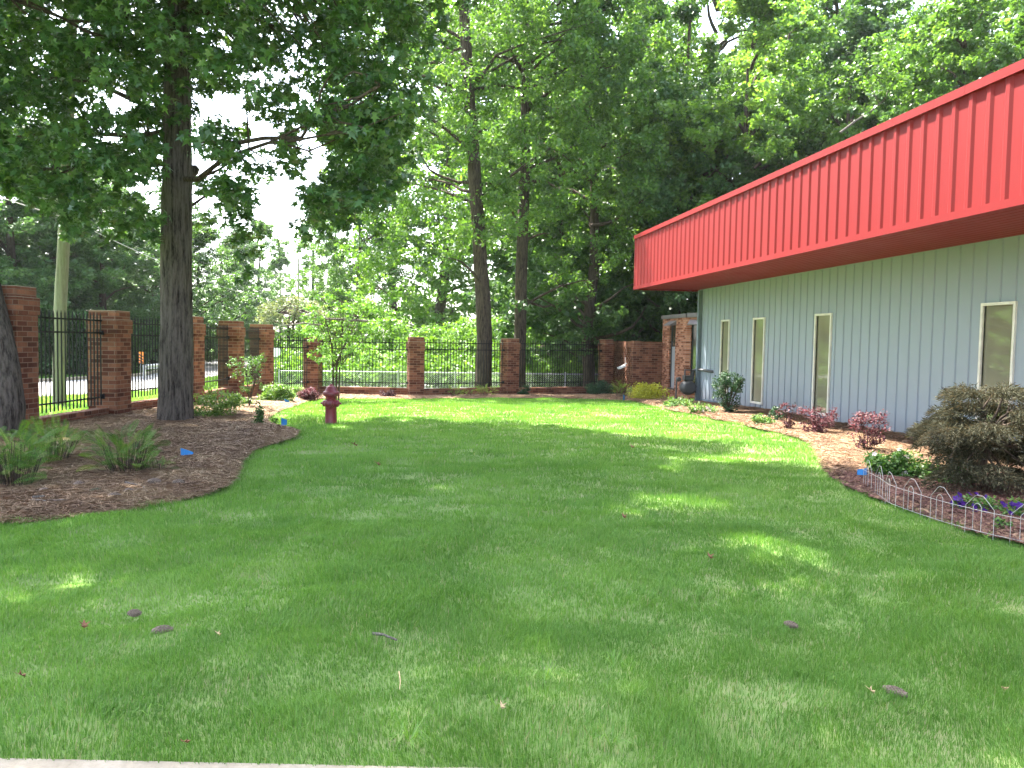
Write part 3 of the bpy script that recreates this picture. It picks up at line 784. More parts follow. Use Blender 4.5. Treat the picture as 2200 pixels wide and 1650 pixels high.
# one picket mesh shared by everything
def picket_mesh(h):
    b = MB(); s = 0.009
    b.box(-s, -s, 0, s, s, h-0.06)
    b.add([(-0.014, -0.004, h-0.06), (0.014, -0.004, h-0.06), (0.014, 0.004, h-0.06), (-0.014, 0.004, h-0.06), (0, 0, h)], [(0, 1, 4), (1, 2, 4), (2, 3, 4), (3, 0, 4), (3, 2, 1, 0)])
    o = b.build('picket', M['iron']); me = o.data; bpy.data.objects.remove(o); return me
def panel(a, b, zt, zb, label, wallh):
    d = b-a; d.z = 0; L = d.length; u = d.normalized(); rz = atan2(d[1], d[0])
    za = float(gz(a[1])); zbk = float(gz(b[1]))
    t = thing('iron_fence_panel', label, 'fence', (a[0], a[1], zb), rz, 'black iron fence panels')
    me = picket_mesh(zt-zb)
    n = int((L-0.5)/0.112)
    for i in range(n):
        o = bpy.data.objects.new('picket', me); COL.objects.link(o); o.parent = t
        o.location = (0.27+(L-0.54)*(i+0.5)/n, 0, 0)
    H = zt-zb
    for z in (0.13, H-0.40, H-0.17):
        r_ = MB(); r_.box(0.2, -0.014, z, L-0.2, 0.014, z+0.028); r_.build('rail', M['iron'], t)
    r_ = MB(); r_.box(L-0.30, -0.04, 0.11, L-0.25, 0.04, 0.2); r_.build('bracket', M['iron'], t)
    r_ = MB(); r_.box(L-0.30, -0.04, H-0.42, L-0.25, 0.04, H-0.34); r_.build('bracket', M['iron'], t)
    # brick curb wall
    w_ = thing('brick_curb_wall', label.replace('black iron fence', 'low brick wall under the fence'), 'wall', (a[0], a[1], 0), rz, 'low brick walls under the fence')
    m_ = MB()
    za0 = za-0.1; zb0 = zbk-0.1
    x0, x1 = 0.2, L-0.2; top = wallh
    vs = [(x0, -0.11, za0), (x1, -0.11, zb0), (x1, 0.11, zb0), (x0, 0.11, za0), (x0, -0.11, top-0.10), (x1, -0.11, top-0.10), (x1, 0.11, top-0.10), (x0, 0.11, top-0.10)]
    m_.add(vs, [(3, 2, 1, 0), (4, 5, 6, 7), (0, 1, 5, 4), (1, 2, 6, 5), (2, 3, 7, 6), (3, 0, 4, 7)])
    m_.build('courses', M['brick'], w_)
    m_ = MB(); nb = int((x1-x0)/0.072)
    for i in range(nb):
        xx = x0+i*(x1-x0)/nb
        m_.box(xx+0.003, -0.118, top-0.099, xx+(x1-x0)/nb-0.003, 0.118, top+random.uniform(-0.003, 0.003))
    m_.box(x0, -0.112, top-0.0985, x1, 0.112, top-0.008)
    m_.build('rowlock_cap', M['brick'], w_)
panel(P1, P2, 2.03, 0.30, 'black iron fence in front of the utility pole, far left', 0.24)
panel(P2, P3, 2.0, 0.36, 'black iron fence left of the large trunk with the striped marker behind', 0.27)
panel(P3, P4, 1.98, 0.36, 'black iron fence directly right of the large trunk', 0.27)
panel(P4, P5, 1.96, 0.34, 'black iron fence behind the top of the tall thin shrub', 0.22)
panel(P5, P6, 1.70, 0.0, 'black iron fence left of the corner pillar with a white sign behind', -0.05)
panel(P6, P7, 1.68, 0.02, 'black iron fence behind the leafy sapling and the hydrant', 0.0)
panel(P7, P8, 1.70, 0.0, 'black iron fence with the thicker bare trunk behind it', -0.03)
panel(P8, P9, 1.72, -0.02, 'black iron fence right of the thinner trunk, ending at the black gate', -0.06)

# ------------------------------------------------------------------ chain link fence
c0 = DG(600, 31.0); c1 = DG(1330, 33.5)
d = c1-c0; L = Vector((d[0], d[1], 0)).length
zt = 0.33
cf = thing('chain_link_fence', 'low galvanised chain link fence running behind the back brick wall', 'fence', (c0[0], c0[1], -0.9), atan2(d[1], d[0]))
H = zt+0.9
r_ = MB(); r_.tube([(0, 0, H), (L, 0, H)], 0.03, 8); r_.build('top_rail', M['galv'], cf)
for i in range(7):
    r_ = MB(); r_.tube([(L*i/6, 0, 0), (L*i/6, 0, H+0.08)], 0.03, 8); r_.build('post', M['galv'], cf)
r_ = MB(); sp_ = 0.085; k = 0
x = -H
while x < L:
    for (xa, za, xb, zb_) in ((x, 0, x+H, H), (x+H, 0, x, H)):
        # clip to panel
        t0, t1 = 0.0, 1.0; dx_ = xb-xa
        for lo, hi in ((0, L),):
            ta = (lo-xa)/dx_; tb = (hi-xa)/dx_
            t0 = max(t0, min(ta, tb)); t1 = min(t1, max(ta, tb))
        if t1 > t0:
            A_ = (xa+dx_*t0, 0.0, za+(zb_-za)*t0); B_ = (xa+dx_*t1, 0.0, za+(zb_-za)*t1)
            r_.tube([A_, B_], 0.0035, 3, cap=False)
    x += sp_
r_.build('wire_mesh', M['galv'], cf)

# ------------------------------------------------------------------ street things
bp = DG(125, 18.9)
up = thing('utility_pole', 'pale round wooden utility pole standing beyond the left fence', 'utility pole', bp)
r_ = MB(); r_.tube([(0, 0, -0.3), (0.05, 0, 2.2), (0.22, 0, 5), (0.5, 0, 11.5)], [0.15, 0.14, 0.125, 0.10], 20); r_.build('pole', M['utilpole'], up)
r_ = MB(); r_.box(-0.7, -0.2, 10.6, 1.6, -0.11, 10.72); r_.build('cross_arm', M['utilpole'], up)
r_ = MB(); r_.tube([(0.12, -0.08, 4.2), (0.16, -0.1, 4.26)], 0.05, 8); r_.build('bolt', M['galv'], up)
A_ = D(-420, 262, 17.5); B_ = D(148, 471, 18.95); C_ = D(625, 648, 62)
r_ = MB()
def cat(a, b, sag, n=16):
    return [Vector(a).lerp(Vector(b), i/n)-Vector((0, 0, sag*4*(i/n)*(1-i/n))) for i in range(n+1)]
r_.tube(cat(A_, B_, 0.1)+cat(B_, C_, 0.5)[1:], 0.012, 5)
tag(r_.build('overhead_cable', M['cable']), 'thin grey overhead cable sagging from the wooden utility pole', 'cable')
for px, d_, top, r0, lab in ((641, 95, 556, 0.14, 'far pale utility pole in the bright gap between the trees'), (672, 88, 538, 0.2, 'far dark vine covered pole in the bright gap between the trees')):
    q = DG(px, d_); tp = D(px+1, top, d_)
    t = thing('utility_pole', lab, 'utility pole', q)
    r_ = MB(); r_.tube([(0, 0, -0.3), (0, 0, tp[2]-q[2])], [r0, r0*0.7], 10); r_.build('pole', M['utilpole'] if px < 650 else M['leaf_dark'], t)
    r_ = MB(); r_.box(-0.9, -0.1, tp[2]-q[2]-0.8, 0.9, 0.0, tp[2]-q[2]-0.68); r_.build('cross_arm', M['utilpole'], t)
q = DG(302, 37.0); t = thing('striped_marker', 'orange and black diagonally striped hazard marker by the road', 'sign', q, -0.35)
r_ = MB(); r_.box(-0.025, 0.01, -0.2, 0.025, 0.05, 0.75); r_.build('post', M['galv'], t)
ztop = D(302, 756, 37.0)[2]-q[2]; zb_ = D(302, 781, 37.0)[2]-q[2]
r_ = MB(); r_.box(-0.14, 0, zb_, 0.14, 0.008, ztop); r_.build('plate', M['signorange'], t)
r_ = MB(); hgt = (ztop-zb_)
for i in range(4):
    z0 = zb_+hgt*(i/4.0)-0.02
    r_.add([(-0.135, -0.003, max(z0+0.02, zb_+0.005)), (0.135, -0.003, max(z0-0.10, zb_+0.005)), (0.135, -0.003, max(z0-0.10+0.07, zb_+0.006)), (-0.135, -0.003, min(z0+0.09, ztop-0.003))], [(0, 1, 2, 3)])
r_.build('stripe', M['signblack'], t)
q = DG(312, 37.6); q2 = DG(425, 44)
d = q2-q; L = Vector((d[0], d[1], 0)).length
t = thing('guard_rail', 'grey steel guard rail beyond the road next to the striped marker', 'guard rail', q, atan2(d[1], d[0]))
r_ = MB(); pr = [(0.0, 0.42), (0.05, 0.46), (0.0, 0.52), (0.0, 0.56), (0.05, 0.62), (0.0, 0.66), (0.01, 0.66), (0.06, 0.62), (0.01, 0.56), (0.01, 0.52), (0.06, 0.46), (0.01, 0.42)]
r_.prism([(-a_, b2) for a_, b2 in pr], 'x', 0, L); r_.build('beam', M['galv'], t)
for i in range(4):
    r_ = MB(); r_.box(L*i/3.2, 0.02, -0.2, L*i/3.2+0.1, 0.12, 0.64); r_.build('post', M['galv'], t)
q = DG(592, 33.5); t = thing('road_sign', 'small white octagonal sign on a post seen between fence pickets', 'sign', q, -0.3)
zc = D(594, 756, 33.5)[2]-q[2]
r_ = MB(); r_.box(-0.02, 0.012, -0.2, 0.02, 0.05, zc); r_.build('post', M['galv'], t)
r_ = MB(); pr = [(0.26*cos(pi/8+i*pi/4), zc+0.22*sin(pi/8+i*pi/4)) for i in range(8)]; r_.prism(pr, 'y', 0, 0.01); r_.build('plate', M['signwhite'], t)
q = P6+Vector((-0.55, -0.35, 0)); t_p = MB(); t_p.tube([(0, 0, -0.4), (0, 0, 1.45)], 0.022, 8)

# ------------------------------------------------------------------ fire hydrant
hp = G(711, 908)
hy = thing('fire_hydrant', 'dull dark red fire hydrant with a domed bonnet standing on the lawn', 'fire hydrant', (hp[0], hp[1], 0), radians(-12))
b = MB(); b.lathe([(0.0, -0.08), (0.118, -0.08), (0.118, 0.0), (0.112, 0.02), (0.108, 0.30), (0.112, 0.315), (0.112, 0.33)], 32); b.build('barrel', M['red_hyd'], hy)
b = MB(); b.lathe([(0.112, 0.33), (0.125, 0.34), (0.128, 0.365), (0.112, 0.385), (0.104, 0.41), (0.104, 0.50), (0.125, 0.515), (0.148, 0.53), (0.148, 0.545)], 32); b.build('upper_barrel', M['red_hyd'], hy)
b = MB(); b.lathe([(0.148, 0.545), (0.162, 0.548), (0.166, 0.565), (0.156, 0.578), (0.158, 0.583), (0.152, 0.594), (0.128, 0.606), (0.112, 0.628), (0.102, 0.66), (0.084, 0.69), (0.055, 0.71), (0.035, 0.718), (0.035, 0.727), (0.024, 0.729), (0.021, 0.748), (0.0, 0.750)], 36)
for i in range(8):
    a = 2*pi*i/8; b.box(0.142*cos(a)-0.011, 0.142*sin(a)-0.011, 0.52, 0.142*cos(a)+0.011, 0.142*sin(a)+0.011, 0.603)
b.build('bonnet', M['red_hyd'], hy)
def nozzle(ax, sgn, r, l, name):
    b = MB(); pr = [(r*0.8, 0.0), (r*0.8, l*0.5), (r*1.0, l*0.5), (r*1.12, l*0.55), (r*1.12, l*0.85), (r*0.95, l*0.95), (r*0.4, l), (r*0.35, l*1.0), (r*0.35, l*1.22), (0, l*1.22)]
    b.lathe([(a_, sgn*h_) for a_, h_ in pr], 20, (0, 0, 0.372), ax); b.build(name, M['red_hyd'], hy)
nozzle('x', -1, 0.058, 0.165, 'side_nozzle'); nozzle('x', 1, 0.058, 0.165, 'side_nozzle'); nozzle('y', -1, 0.075, 0.175, 'pumper_nozzle')
b = MB(); pts = [(-0.155, -0.02, 0.33), (-0.15, -0.03, 0.25), (-0.125, -0.035, 0.18), (-0.09, -0.04, 0.15), (-0.065, -0.05, 0.165), (-0.085, -0.06, 0.23), (-0.10, -0.05, 0.30)]
for k in range(len(pts)-1):
    A_ = Vector(pts[k]); B_ = Vector(pts[k+1])
    b.tube([A_, (A_+B_)/2+Vector((0, 0, -0.004)), B_], 0.005, 5)
b.build('chain', M['greypipe'], hy)

# ------------------------------------------------------------------ utility meter on the wall
mp_ = G(1493, 868)
mt = thing('gas_meter', 'dark grey round gas meter with pipes at the corner of the blue wall', 'meter', (8.55, mp_[1]-0.1 if mp_[1] < 23.4 else 23.2, float(gz(23.0))), 0)
b = MB()
pr = [(0.0, -0.14), (0.15, -0.14), (0.2, -0.12), (0.21, -0.05), (0.235, -0.03), (0.235, 0.03), (0.21, 0.05), (0.2, 0.12), (0.15, 0.14), (0, 0.14)]
b.lathe([(r_*0.8, h_*1.3) for r_, h_ in pr], 24, (0, 0, 0.42), 'y'); b.build('body', M['meter'], mt); mt.scale = (1.25, 1.25, 1.2)
b = MB()
for i in range(9): b.box(-0.15+i*0.036, -0.135, 0.28, -0.138+i*0.036, -0.118, 0.5)
b.build('cooling_rib', M['meter'], mt)
b = MB(); b.box(-0.11, -0.09, 0.6, 0.11, 0.09, 0.72); b.tube([(-0.08, 0, 0.68), (-0.08, 0, 0.86), (0.08, 0, 0.86), (0.08, 0, 0.7)], 0.024, 10); b.build('index_housing', M['meter'], mt)
b = MB(); b.tube([(0.12, 0, 0.7), (0.12, 0, 0.86), (0.22, -0.02, 0.88), (0.25, -0.9, 0.86), (0.36, -0.95, 0.86)], 0.034, 10); b.build('outlet_pipe', M['greypipe'], mt)
b = MB(); b.tube([(-0.2, 0.0, 0.66), (-0.26, 0.06, 0.66), (-0.26, 0.1, -0.1)], 0.02, 10); b.lathe([(0, -0.03), (0.05, -0.03), (0.06, 0), (0.05, 0.03), (0, 0.03)], 12, (-0.24, -0.03, 0.62), 'y'); b.build('inlet_pipe', M['meter'], mt)

# ------------------------------------------------------------------ trees
def limb(p0, p1, r0, r1, n=7, wob=0.15, sag=0.0, mb=None, seg=7):
    p0 = Vector(p0); p1 = Vector(p1); L = (p1-p0).length
    pts = []; rs = []
    o = Vector((random.gauss(0, 1), random.gauss(0, 1), random.gauss(0, 1)))*wob*L*0.35
    for i in range(n):
        t = i/(n-1)
        q = p0.lerp(p1, t)+o*sin(pi*t)+Vector((0, 0, sag*L*sin(pi*t)))
        if 0 < i < n-1: q += Vector((random.gauss(0, 1), random.gauss(0, 1), random.gauss(0, 1)))*wob*0.06*L
        pts.append(q); rs.append(r0+(r1-r0)*t)
    mb.tube(pts, rs, seg); return pts
def trunk_mesh(mb, pts, rad, seg=40, ridge=0.04, sub=6, flare=1.0):
    """trunk with furrowed surface"""
    P = []; R_ = []
    for i in range(len(pts)-1):
        for k in range(sub):
            t = k/sub; P.append(Vector(pts[i]).lerp(Vector(pts[i+1]), t)); R_.append(rad[i]*(1-t)+rad[i+1]*t)
    P.append(Vector(pts[-1])); R_.append(rad[-1])
    ph = [random.uniform(0, 6.28) for _ in range(8)]
    vs = []
    for i, (p, r) in enumerate(zip(P, R_)):
        hz = p[2]-P[0][2]
        fl = 1+0.55*flare*math.exp(-hz/0.28)
        for j in range(seg):
            a = 2*pi*j/seg
            k = 1+ridge*(sin(9*a+ph[0]+0.8*sin(hz*1.7))*0.5+sin(17*a+ph[1]+sin(hz*3+ph[2])*1.2)*0.5+0.6*random.uniform(-1, 1))
            k *= 1+0.10*flare*math.exp(-hz/0.35)*sin(5*a+ph[3])+0.02*sin(3*a+hz*2+ph[4])
            vs.append((p[0]+r*fl*k*cos(a), p[1]+r*fl*k*sin(a), p[2]))
    fs = [(i*seg+j, i*seg+(j+1) % seg, (i+1)*seg+(j+1) % seg, (i+1)*seg+j) for i in range(len(P)-1) for j in range(seg)]
    mb.add(vs, fs, True)

def cloud(clumps, dens, size, tmpl, droop, rmul=1.0, bias=0.0, squash=0.75, shell=0.45):
    """leaves for (x,y,z,r) clumps; returns verts, rnd"""
    out = []; rn = []
    for (x, y, z, r) in clumps:
        n = max(3, int(dens*r*r))
        # several sub-clumps give an uneven outline
        ns = max(3, int(5*r/0.8))
        sc = in_ball(ns, r*0.75, 0.5)
        w_ = rng.integers(0, ns, n)
        c = sc[w_]+in_ball(n, r*0.46, shell)
        c[:, 2] *= squash
        c += np.array((x, y, z))
        tone = rng.normal(0, 0.10)+bias
        rr = 0.42+tone+rng.normal(0, 0.17, n)
        yt = rng.random(n) < 0.03
        rr[yt] += 0.3
        out.append(leaf_verts(c, size*rng.uniform(0.65, 1.2, n), tmpl, droop)); rn.append(np.clip(rr, 0, 1))
    return np.concatenate(out), np.concatenate(rn)

# where a point of the canopy throws its shade; open sunlit parts of the lawn stay free of high foliage
def shade_xy(p):
    k = (p[2]-0.0)/math.tan(SUN_EL)
    return p[0]-SUN_H[0]*k, p[1]-SUN_H[1]*k
EDGE_SH = [(-5.0, 16.3), (-1.6, 16.2), (2.6, 15.6), (4.3, 13.2), (5.2, 10.8), (5.7, 8.2), (6.3, 5.0), (9.5, 4.0)]
def open_lawn(p, m=0.0):
    x, y = shade_xy(p)
    return -5.5 < x < 9.6 and float(np.interp(x, [e[0] for e in EDGE_SH], [e[1] for e in EDGE_SH]))+m < y < 28.0
# --- the big sweetgum on the left bed
t1p = G(378, 912); T1 = Vector((t1p[0], t1p[1], 0.03))
big_t = thing('sweetgum_tree', 'large tree with furrowed grey trunk and dark star shaped leaves in the mulch bed', 'tree', T1)
tb = MB()
trunk_mesh(tb, [(0, 0, -0.15), (0.0, 0, 0.6), (0.02, 0, 2.0), (0.03, 0, 4.0), (0.06, 0, 6.5), (0.0, 0.1, 10.0), (0.1, 0.0, 15.0)], [0.29, 0.285, 0.27, 0.25, 0.215, 0.16, 0.07], 48, 0.045, 12, 0.35)
tb.build('trunk', M['bark'], big_t)
kn = MB(); q = D(388, 462, 14.7); q = Vector((q[0], q[1], q[2]))-T1
kn.tube([q+Vector((0.0, 0.1, 0.10)), q+Vector((0.0, -0.02, 0.02)), q+Vector((0.01, -0.07, -0.1)), q+Vector((0.01, -0.02, -0.16))], [0.10, 0.085, 0.05, 0.02], 12)
q2 = D(418, 368, 14.9); q2 = Vector((q2[0], q2[1], q2[2]))-T1
kn.tube([q2+Vector((-0.12, 0, -0.05)), q2+Vector((0.0, 0, 0.03)), q2+Vector((0.06, 0, 0.08))], [0.12, 0.10, 0.05], 12)
kn.build('knot', M['bark'], big_t)
br = MB(); clumps = []
SPOTS = [(*tuple(G(1390, 1525)[:2]), 0.45), (*tuple(G(1660, 1185)[:2]), 0.8), (*tuple(G(1440, 1080)[:2]), 0.9), (*tuple(G(950, 1055)[:2]), 0.6), (*tuple(G(1560, 990)[:2]), 1.2), (*tuple(G(880, 1600)[:2]), 0.2)]
def ymax(x):
    return np.interp(x, [-250, 0, 60, 120, 160, 250, 330, 350, 420, 470, 540, 600, 650, 700, 760, 820, 880, 930], [360, 420, 430, 450, 515, 505, 525, 340, 440, 490, 490, 350, 480, 530, 450, 450, 360, 190])
holes_ = [(270, 215, 45, 28), (480, 235, 35, 45), (560, 320, 38, 60), (625, 30, 45, 30), (595, 430, 38, 60), (150, 30, 40, 28), (690, 155, 30, 22), (530, 520, 40, 30)]
rs_ = random.Random(3)
k = 0
while k < 1050:
    px = rs_.uniform(-260, 900) if rs_.random() < 0.9 else rs_.uniform(700, 960); py = rs_.uniform(-160, 520)
    if py > ymax(px)-12: continue
    if any(((px-a_)/c_)**2+((py-b2)/e_)**2 < 1 for a_, b2, c_, e_ in holes_): continue
    dd = rs_.uniform(11.0, 18.5)
    if 330 < px < 430 and py > 150: dd = max(dd, 15.6)
    if 330 < px < 430 and py > 270: continue
    q = D(px, py, dd)
    if open_lawn(q, 0.4) and rs_.random() < (1.0 if py < 0 else 0.8): k += 0.3; continue
    r = rs_.uniform(0.24, 0.45)
    clumps.append((q[0]-T1[0], q[1]-T1[1], q[2]-T1[2], r)); k += 1
k = 0
while k < 190:
    px = rs_.uniform(-200, 330); py = rs_.uniform(50, 500)
    if py > ymax(px)-12 or ((px-270)/40)**2+((py-215)/26)**2 < 1: continue
    q = D(px, py, rs_.uniform(11.5, 18.5)); clumps.append((q[0]-T1[0], q[1]-T1[1], q[2]-T1[2], rs_.uniform(0.25, 0.42))); k += 1
# drooping sprays
for px, py, dd, r in ((165, 465, 13, 0.35), (150, 500, 13, 0.22), (240, 480, 14, 0.4), (290, 470, 15, 0.4), (230, 510, 14, 0.25), (530, 560, 14.5, 0.3), (520, 585, 14.5, 0.2), (545, 540, 14.5, 0.25), (690, 490, 13, 0.3), (665, 515, 13, 0.2), (500, 500, 15, 0.4), (455, 470, 16, 0.4), (740, 480, 13.5, 0.35), (830, 500, 14, 0.25), (625, 480, 14, 0.13), (560, 505, 15, 0.3), (100, 420, 13, 0.5), (40, 400, 13, 0.5), (395, 235, 13.6, 0.28), (372, 260, 13.8, 0.2), (380, 190, 13.8, 0.3), (400, 130, 13.8, 0.4), (360, 60, 13.6, 0.4), (345, 140, 14, 0.3)):
    q = D(px, py, dd); clumps.append((q[0]-T1[0], q[1]-T1[1], q[2]-T1[2], r))
low_n = len(clumps)
# upper crown out of the frame
for _ in range(1400):
    a = rs_.uniform(0, 2*pi); rr = 8.5*sqrt(rs_.random()); zz = rs_.uniform(8.0, 16.5)
    rr *= 1.0 if zz < 12 else 1.0-(zz-12)/9
    x, y = rr*cos(a)+0.8, rr*sin(a)-0.6
    if cdepth(x+T1[0], y+T1[1]) < 3.5: continue
    if open_lawn((x+T1[0], y+T1[1], zz+T1[2]), -0.2): continue
    sx_, sy_ = shade_xy((x+T1[0], y+T1[1], zz))
    if any((sx_-e[0])**2+((sy_-e[1])*1.6)**2 < e[2]**2 for e in SPOTS): continue
    clumps.append((x, y, zz, rs_.uniform(0.55, 1.0)))
V, r = cloud(clumps[:low_n], 330, 0.155, STAR, 0.45)
V2, r2 = cloud(clumps[low_n:], 200, 0.17, STAR, 0.35)
mesh_o = mesh_obj('crown', np_mesh('crown', np.concatenate([V, V2]), 10, M['leaf_gum'], np.concatenate([r, r2])), big_t)
for i in range(26):
    c = clumps[rs_.randrange(len(clumps))] if i % 2 else clumps[rs_.randrange(low_n)]
    hd = hypot(c[0], c[1]); zz = max(4.4, min(14, c[2]-0.1*hd+rs_.uniform(0, 1)))
    pts = limb((0.03, 0, zz), (c[0], c[1], c[2]), 0.05, 0.010, 8, 0.16, 0.05, br)
    for _ in range(5):
        near_ = sorted(clumps, key=lambda e: (e[0]-c[0])**2+(e[1]-c[1])**2+(e[2]-c[2])**2)[:24]
        e = near_[rs_.randrange(len(near_))]
        limb(pts[rs_.randrange(4, 8)], e[:3], 0.025, 0.006, 5, 0.3, 0.05, br, 5)
# visible forking limb to the right of the trunk
F0 = lambda px, py, dd: tuple(D(px, py, dd)-T1)
pts = [(0.1, 0, F0(420, 415, 15)[2]), F0(470, 365, 15), F0(520, 330, 15), F0(535, 320, 15)]
br.tube(pts, [0.03, 0.024, 0.02, 0.018], 7); br.tube([pts[-1], F0(532, 270, 15), F0(530, 235, 15), F0(545, 180, 15)], [0.018, 0.018, 0.014, 0.009], 7)
br.tube([pts[-1], F0(560, 335, 15), F0(585, 350, 14.8), F0(640, 330, 14.6)], [0.017, 0.014, 0.012, 0.007], 7)
br.tube([(0.1, 0, F0(420, 470, 15)[2]), F0(450, 415, 15), F0(500, 350, 15.2)], [0.03, 0.02, 0.012], 6)
br.tube([F0(590, 480, 14.5), F0(598, 520, 14.5), F0(602, 575, 14.5)], [0.012, 0.007, 0.003], 5)
br.build('limb', M['bark2'], big_t)

def big_tree(name, label, base, pts, rads, clumps, dens, size, tmpl, leafm, droop, barkm='bark2', bias=0.0, nl=20, limb_r=0.07, squash=0.75):
    t = thing(name, label, 'tree', base)
    b = MB(); trunk_mesh(b, pts, rads, 20, 0.035, 6, 0.3); b.build('trunk', M[barkm], t)
    V, r = cloud(clumps, dens, size, tmpl, droop, bias=bias, squash=squash)
    mesh_obj('crown', np_mesh('crown', V, len(tmpl), M[leafm], r), t)
    b = MB()
    P = [Vector(p) for p in pts]
    for i in range(nl):
        c = clumps[rs_.randrange(len(clumps))]
        z0 = c[2]-0.35*hypot(c[0]-P[-1][0], c[1]-P[-1][1]); z0 = max(P[1][2]+1.0, min(P[-1][2]-0.3, z0))
        for a_, b2 in zip(P[:-1], P[1:]):
            if a_[2] <= z0 <= b2[2]: q = a_.lerp(b2, (z0-a_[2])/(b2[2]-a_[2]+1e-6))
        limb(q, c[:3], limb_r, 0.015, 6, 0.3, 0.06, b, 6)
    b.build('limb', M[barkm], t)
    return t

# --- leaning tree at the left edge
q = DG(-12, 11.7); T0 = Vector((q[0], q[1], 0))
def T0p(px, py): return tuple(D(px, py, 11.7)-T0)
pts = [(0, 0, -0.15)]+[T0p(px, py) for px, py in ((4, 880), (-2, 800), (-22, 700), (-48, 580), (-75, 400), (-110, 200), (-150, -100), (-200, -500))]
cl = []
for _ in range(170):
    a = rs_.uniform(0, 2*pi); rr = 5.0*sqrt(rs_.random()); zz = rs_.uniform(7.0, 14.0)
    cl.append((pts[-1][0]+rr*cos(a), pts[-1][1]+rr*sin(a), zz, rs_.uniform(0.6, 1.1)))
big_tree('leaning_tree', 'grey barked tree leaning out of the frame at the left edge', T0, pts, [0.34, 0.30, 0.28, 0.27, 0.25, 0.23, 0.2, 0.16, 0.08], cl, 120, 0.17, STAR, 'leaf_gum', 0.4, 'bark')

# --- the two tall trunks behind the back fence
def back_tree(px0, path, dist, rads, ztop, name, label, xs_, n, leafm, seed, bias=0.0):
    rr_ = random.Random(seed)
    q = G(px0, path[0][1]); q = DG(px0, dist); B = Vector((q[0], q[1], q[2]))
    pts = [(0, 0, -0.2)]+[tuple(D(px, py, dist)-B) for px, py in path[1:]]
    cl = []
    while len(cl) < n:
        px = rr_.uniform(*xs_[0]); py = rr_.uniform(-260, xs_[1](px))
        dd = dist+rr_.uniform(-2.8, 2.6)
        e = D(px, py, dd)
        if open_lawn(e) and rr_.random() < (0.92 if py < -20 else 0.45): n -= 0.4; continue
        e = e-B
        cl.append((e[0], e[1], e[2], rr_.uniform(0.4, 0.85)))
    return big_tree(name, label, B, pts, rads, cl, 210, 0.15, OVAL, leafm, 0.5, 'bark2', bias, 26, 0.07)
low2 = lambda px: float(np.interp(px, [680, 760, 800, 870, 960, 1020, 1060, 1150, 1260, 1350], [180, 560, 650, 690, 640, 520, 500, 470, 380, 300]))
back_tree(1040, [(1040, 830), (1041, 740), (1038, 640), (1032, 560), (1026, 460), (1018, 350), (1010, 240), (1003, 120), (996, 0), (990, -150), (985, -300)], 29.6,
          [0.33, 0.29, 0.275, 0.26, 0.25, 0.24, 0.225, 0.21, 0.19, 0.13, 0.07][:11], 0, 'tall_tree', 'tall tree with bent trunk and light hanging foliage, thicker of the two behind the fence', ((690, 1290), low2), 760, 'leaf_mid', 5, 0.12)
low3 = lambda px: float(np.interp(px, [980, 1080, 1150, 1250, 1350, 1420], [250, 520, 620, 640, 560, 300]))
back_tree(1118, [(1118, 840), (1117, 740), (1119, 640), (1121, 560), (1124, 460), (1128, 350), (1130, 200), (1132, 0), (1133, -200)], 31.0,
          [0.25, 0.235, 0.23, 0.225, 0.215, 0.20, 0.18, 0.14, 0.07], 0, 'tall_tree', 'straight dark trunk tree right of the bent one, behind the iron fence', ((960, 1420), low3), 560, 'leaf_mid', 6, 0.0)

# --- generic woodland trees: four kinds, copied
def generic(seed, H, R, leafm, size, dens, nclump, z0=0.12, bias=0.0, tmpl=QUAD, at=None, sc=1.0):
    rr_ = random.Random(seed)
    t = bpy.data.objects.new('woodland_tree', None); COL.objects.link(t)
    lean = rr_.uniform(-0.03, 0.03)
    pts = [(0, 0, -0.5)]+[(lean*H*f+rr_.uniform(-0.15, 0.15), rr_.uniform(-0.15, 0.15), H*f) for f in (0.15, 0.32, 0.48, 0.64, 0.80)]
    b = MB(); trunk_mesh(b, pts, [0.26, 0.24, 0.21, 0.17, 0.11, 0.05], 12, 0.04, 3, 0.4); b.build('trunk', M['bark2'], t)
    cl = []
    main = []
    for _ in range(22):
        f = rr_.uniform(z0, 1.0); a = rr_.uniform(0, 2*pi)
        env = R*(sin(pi*min(1, (f-z0)/(1-z0)*0.85+0.18)))**0.6
        main.append((env*0.62*cos(a), env*0.62*sin(a), H*f, env*0.55))
    while len(cl) < nclump:
        mm = main[rr_.randrange(len(main))]
        d = Vector((rr_.gauss(0, 1), rr_.gauss(0, 1), rr_.gauss(0, 1))).normalized()*mm[3]*rr_.random()**0.35
        q = (mm[0]+d[0], mm[1]+d[1], mm[2]+d[2]*0.8)
        if q[2] < H*z0: continue
        if at is not None and rr_.random() < 0.93:
            sx_, sy_ = shade_xy((q[0]*sc+at[0], q[1]*sc+at[1], q[2]*sc))
            if 5.5 < sx_ < 11.5 and 19.0 < sy_ < 29.5: nclump -= 0.6; continue
        cl.append((*q, rr_.uniform(0.35, 0.8)))
    V, r = cloud(cl, dens, size, tmpl, 0.5, bias=bias)
    mesh_obj('crown', np_mesh('crown', V, len(tmpl), M[leafm], r), t)
    b = MB()
    for mm in main:
        z_ = max(1.5, min(H*0.85, mm[2]-0.5*hypot(mm[0], mm[1])))
        limb((lean*z_, 0, z_), mm[:3], 0.09, 0.02, 6, 0.3, 0.05, b, 6)
    b.build('limb', M['bark2'], t)
    return t
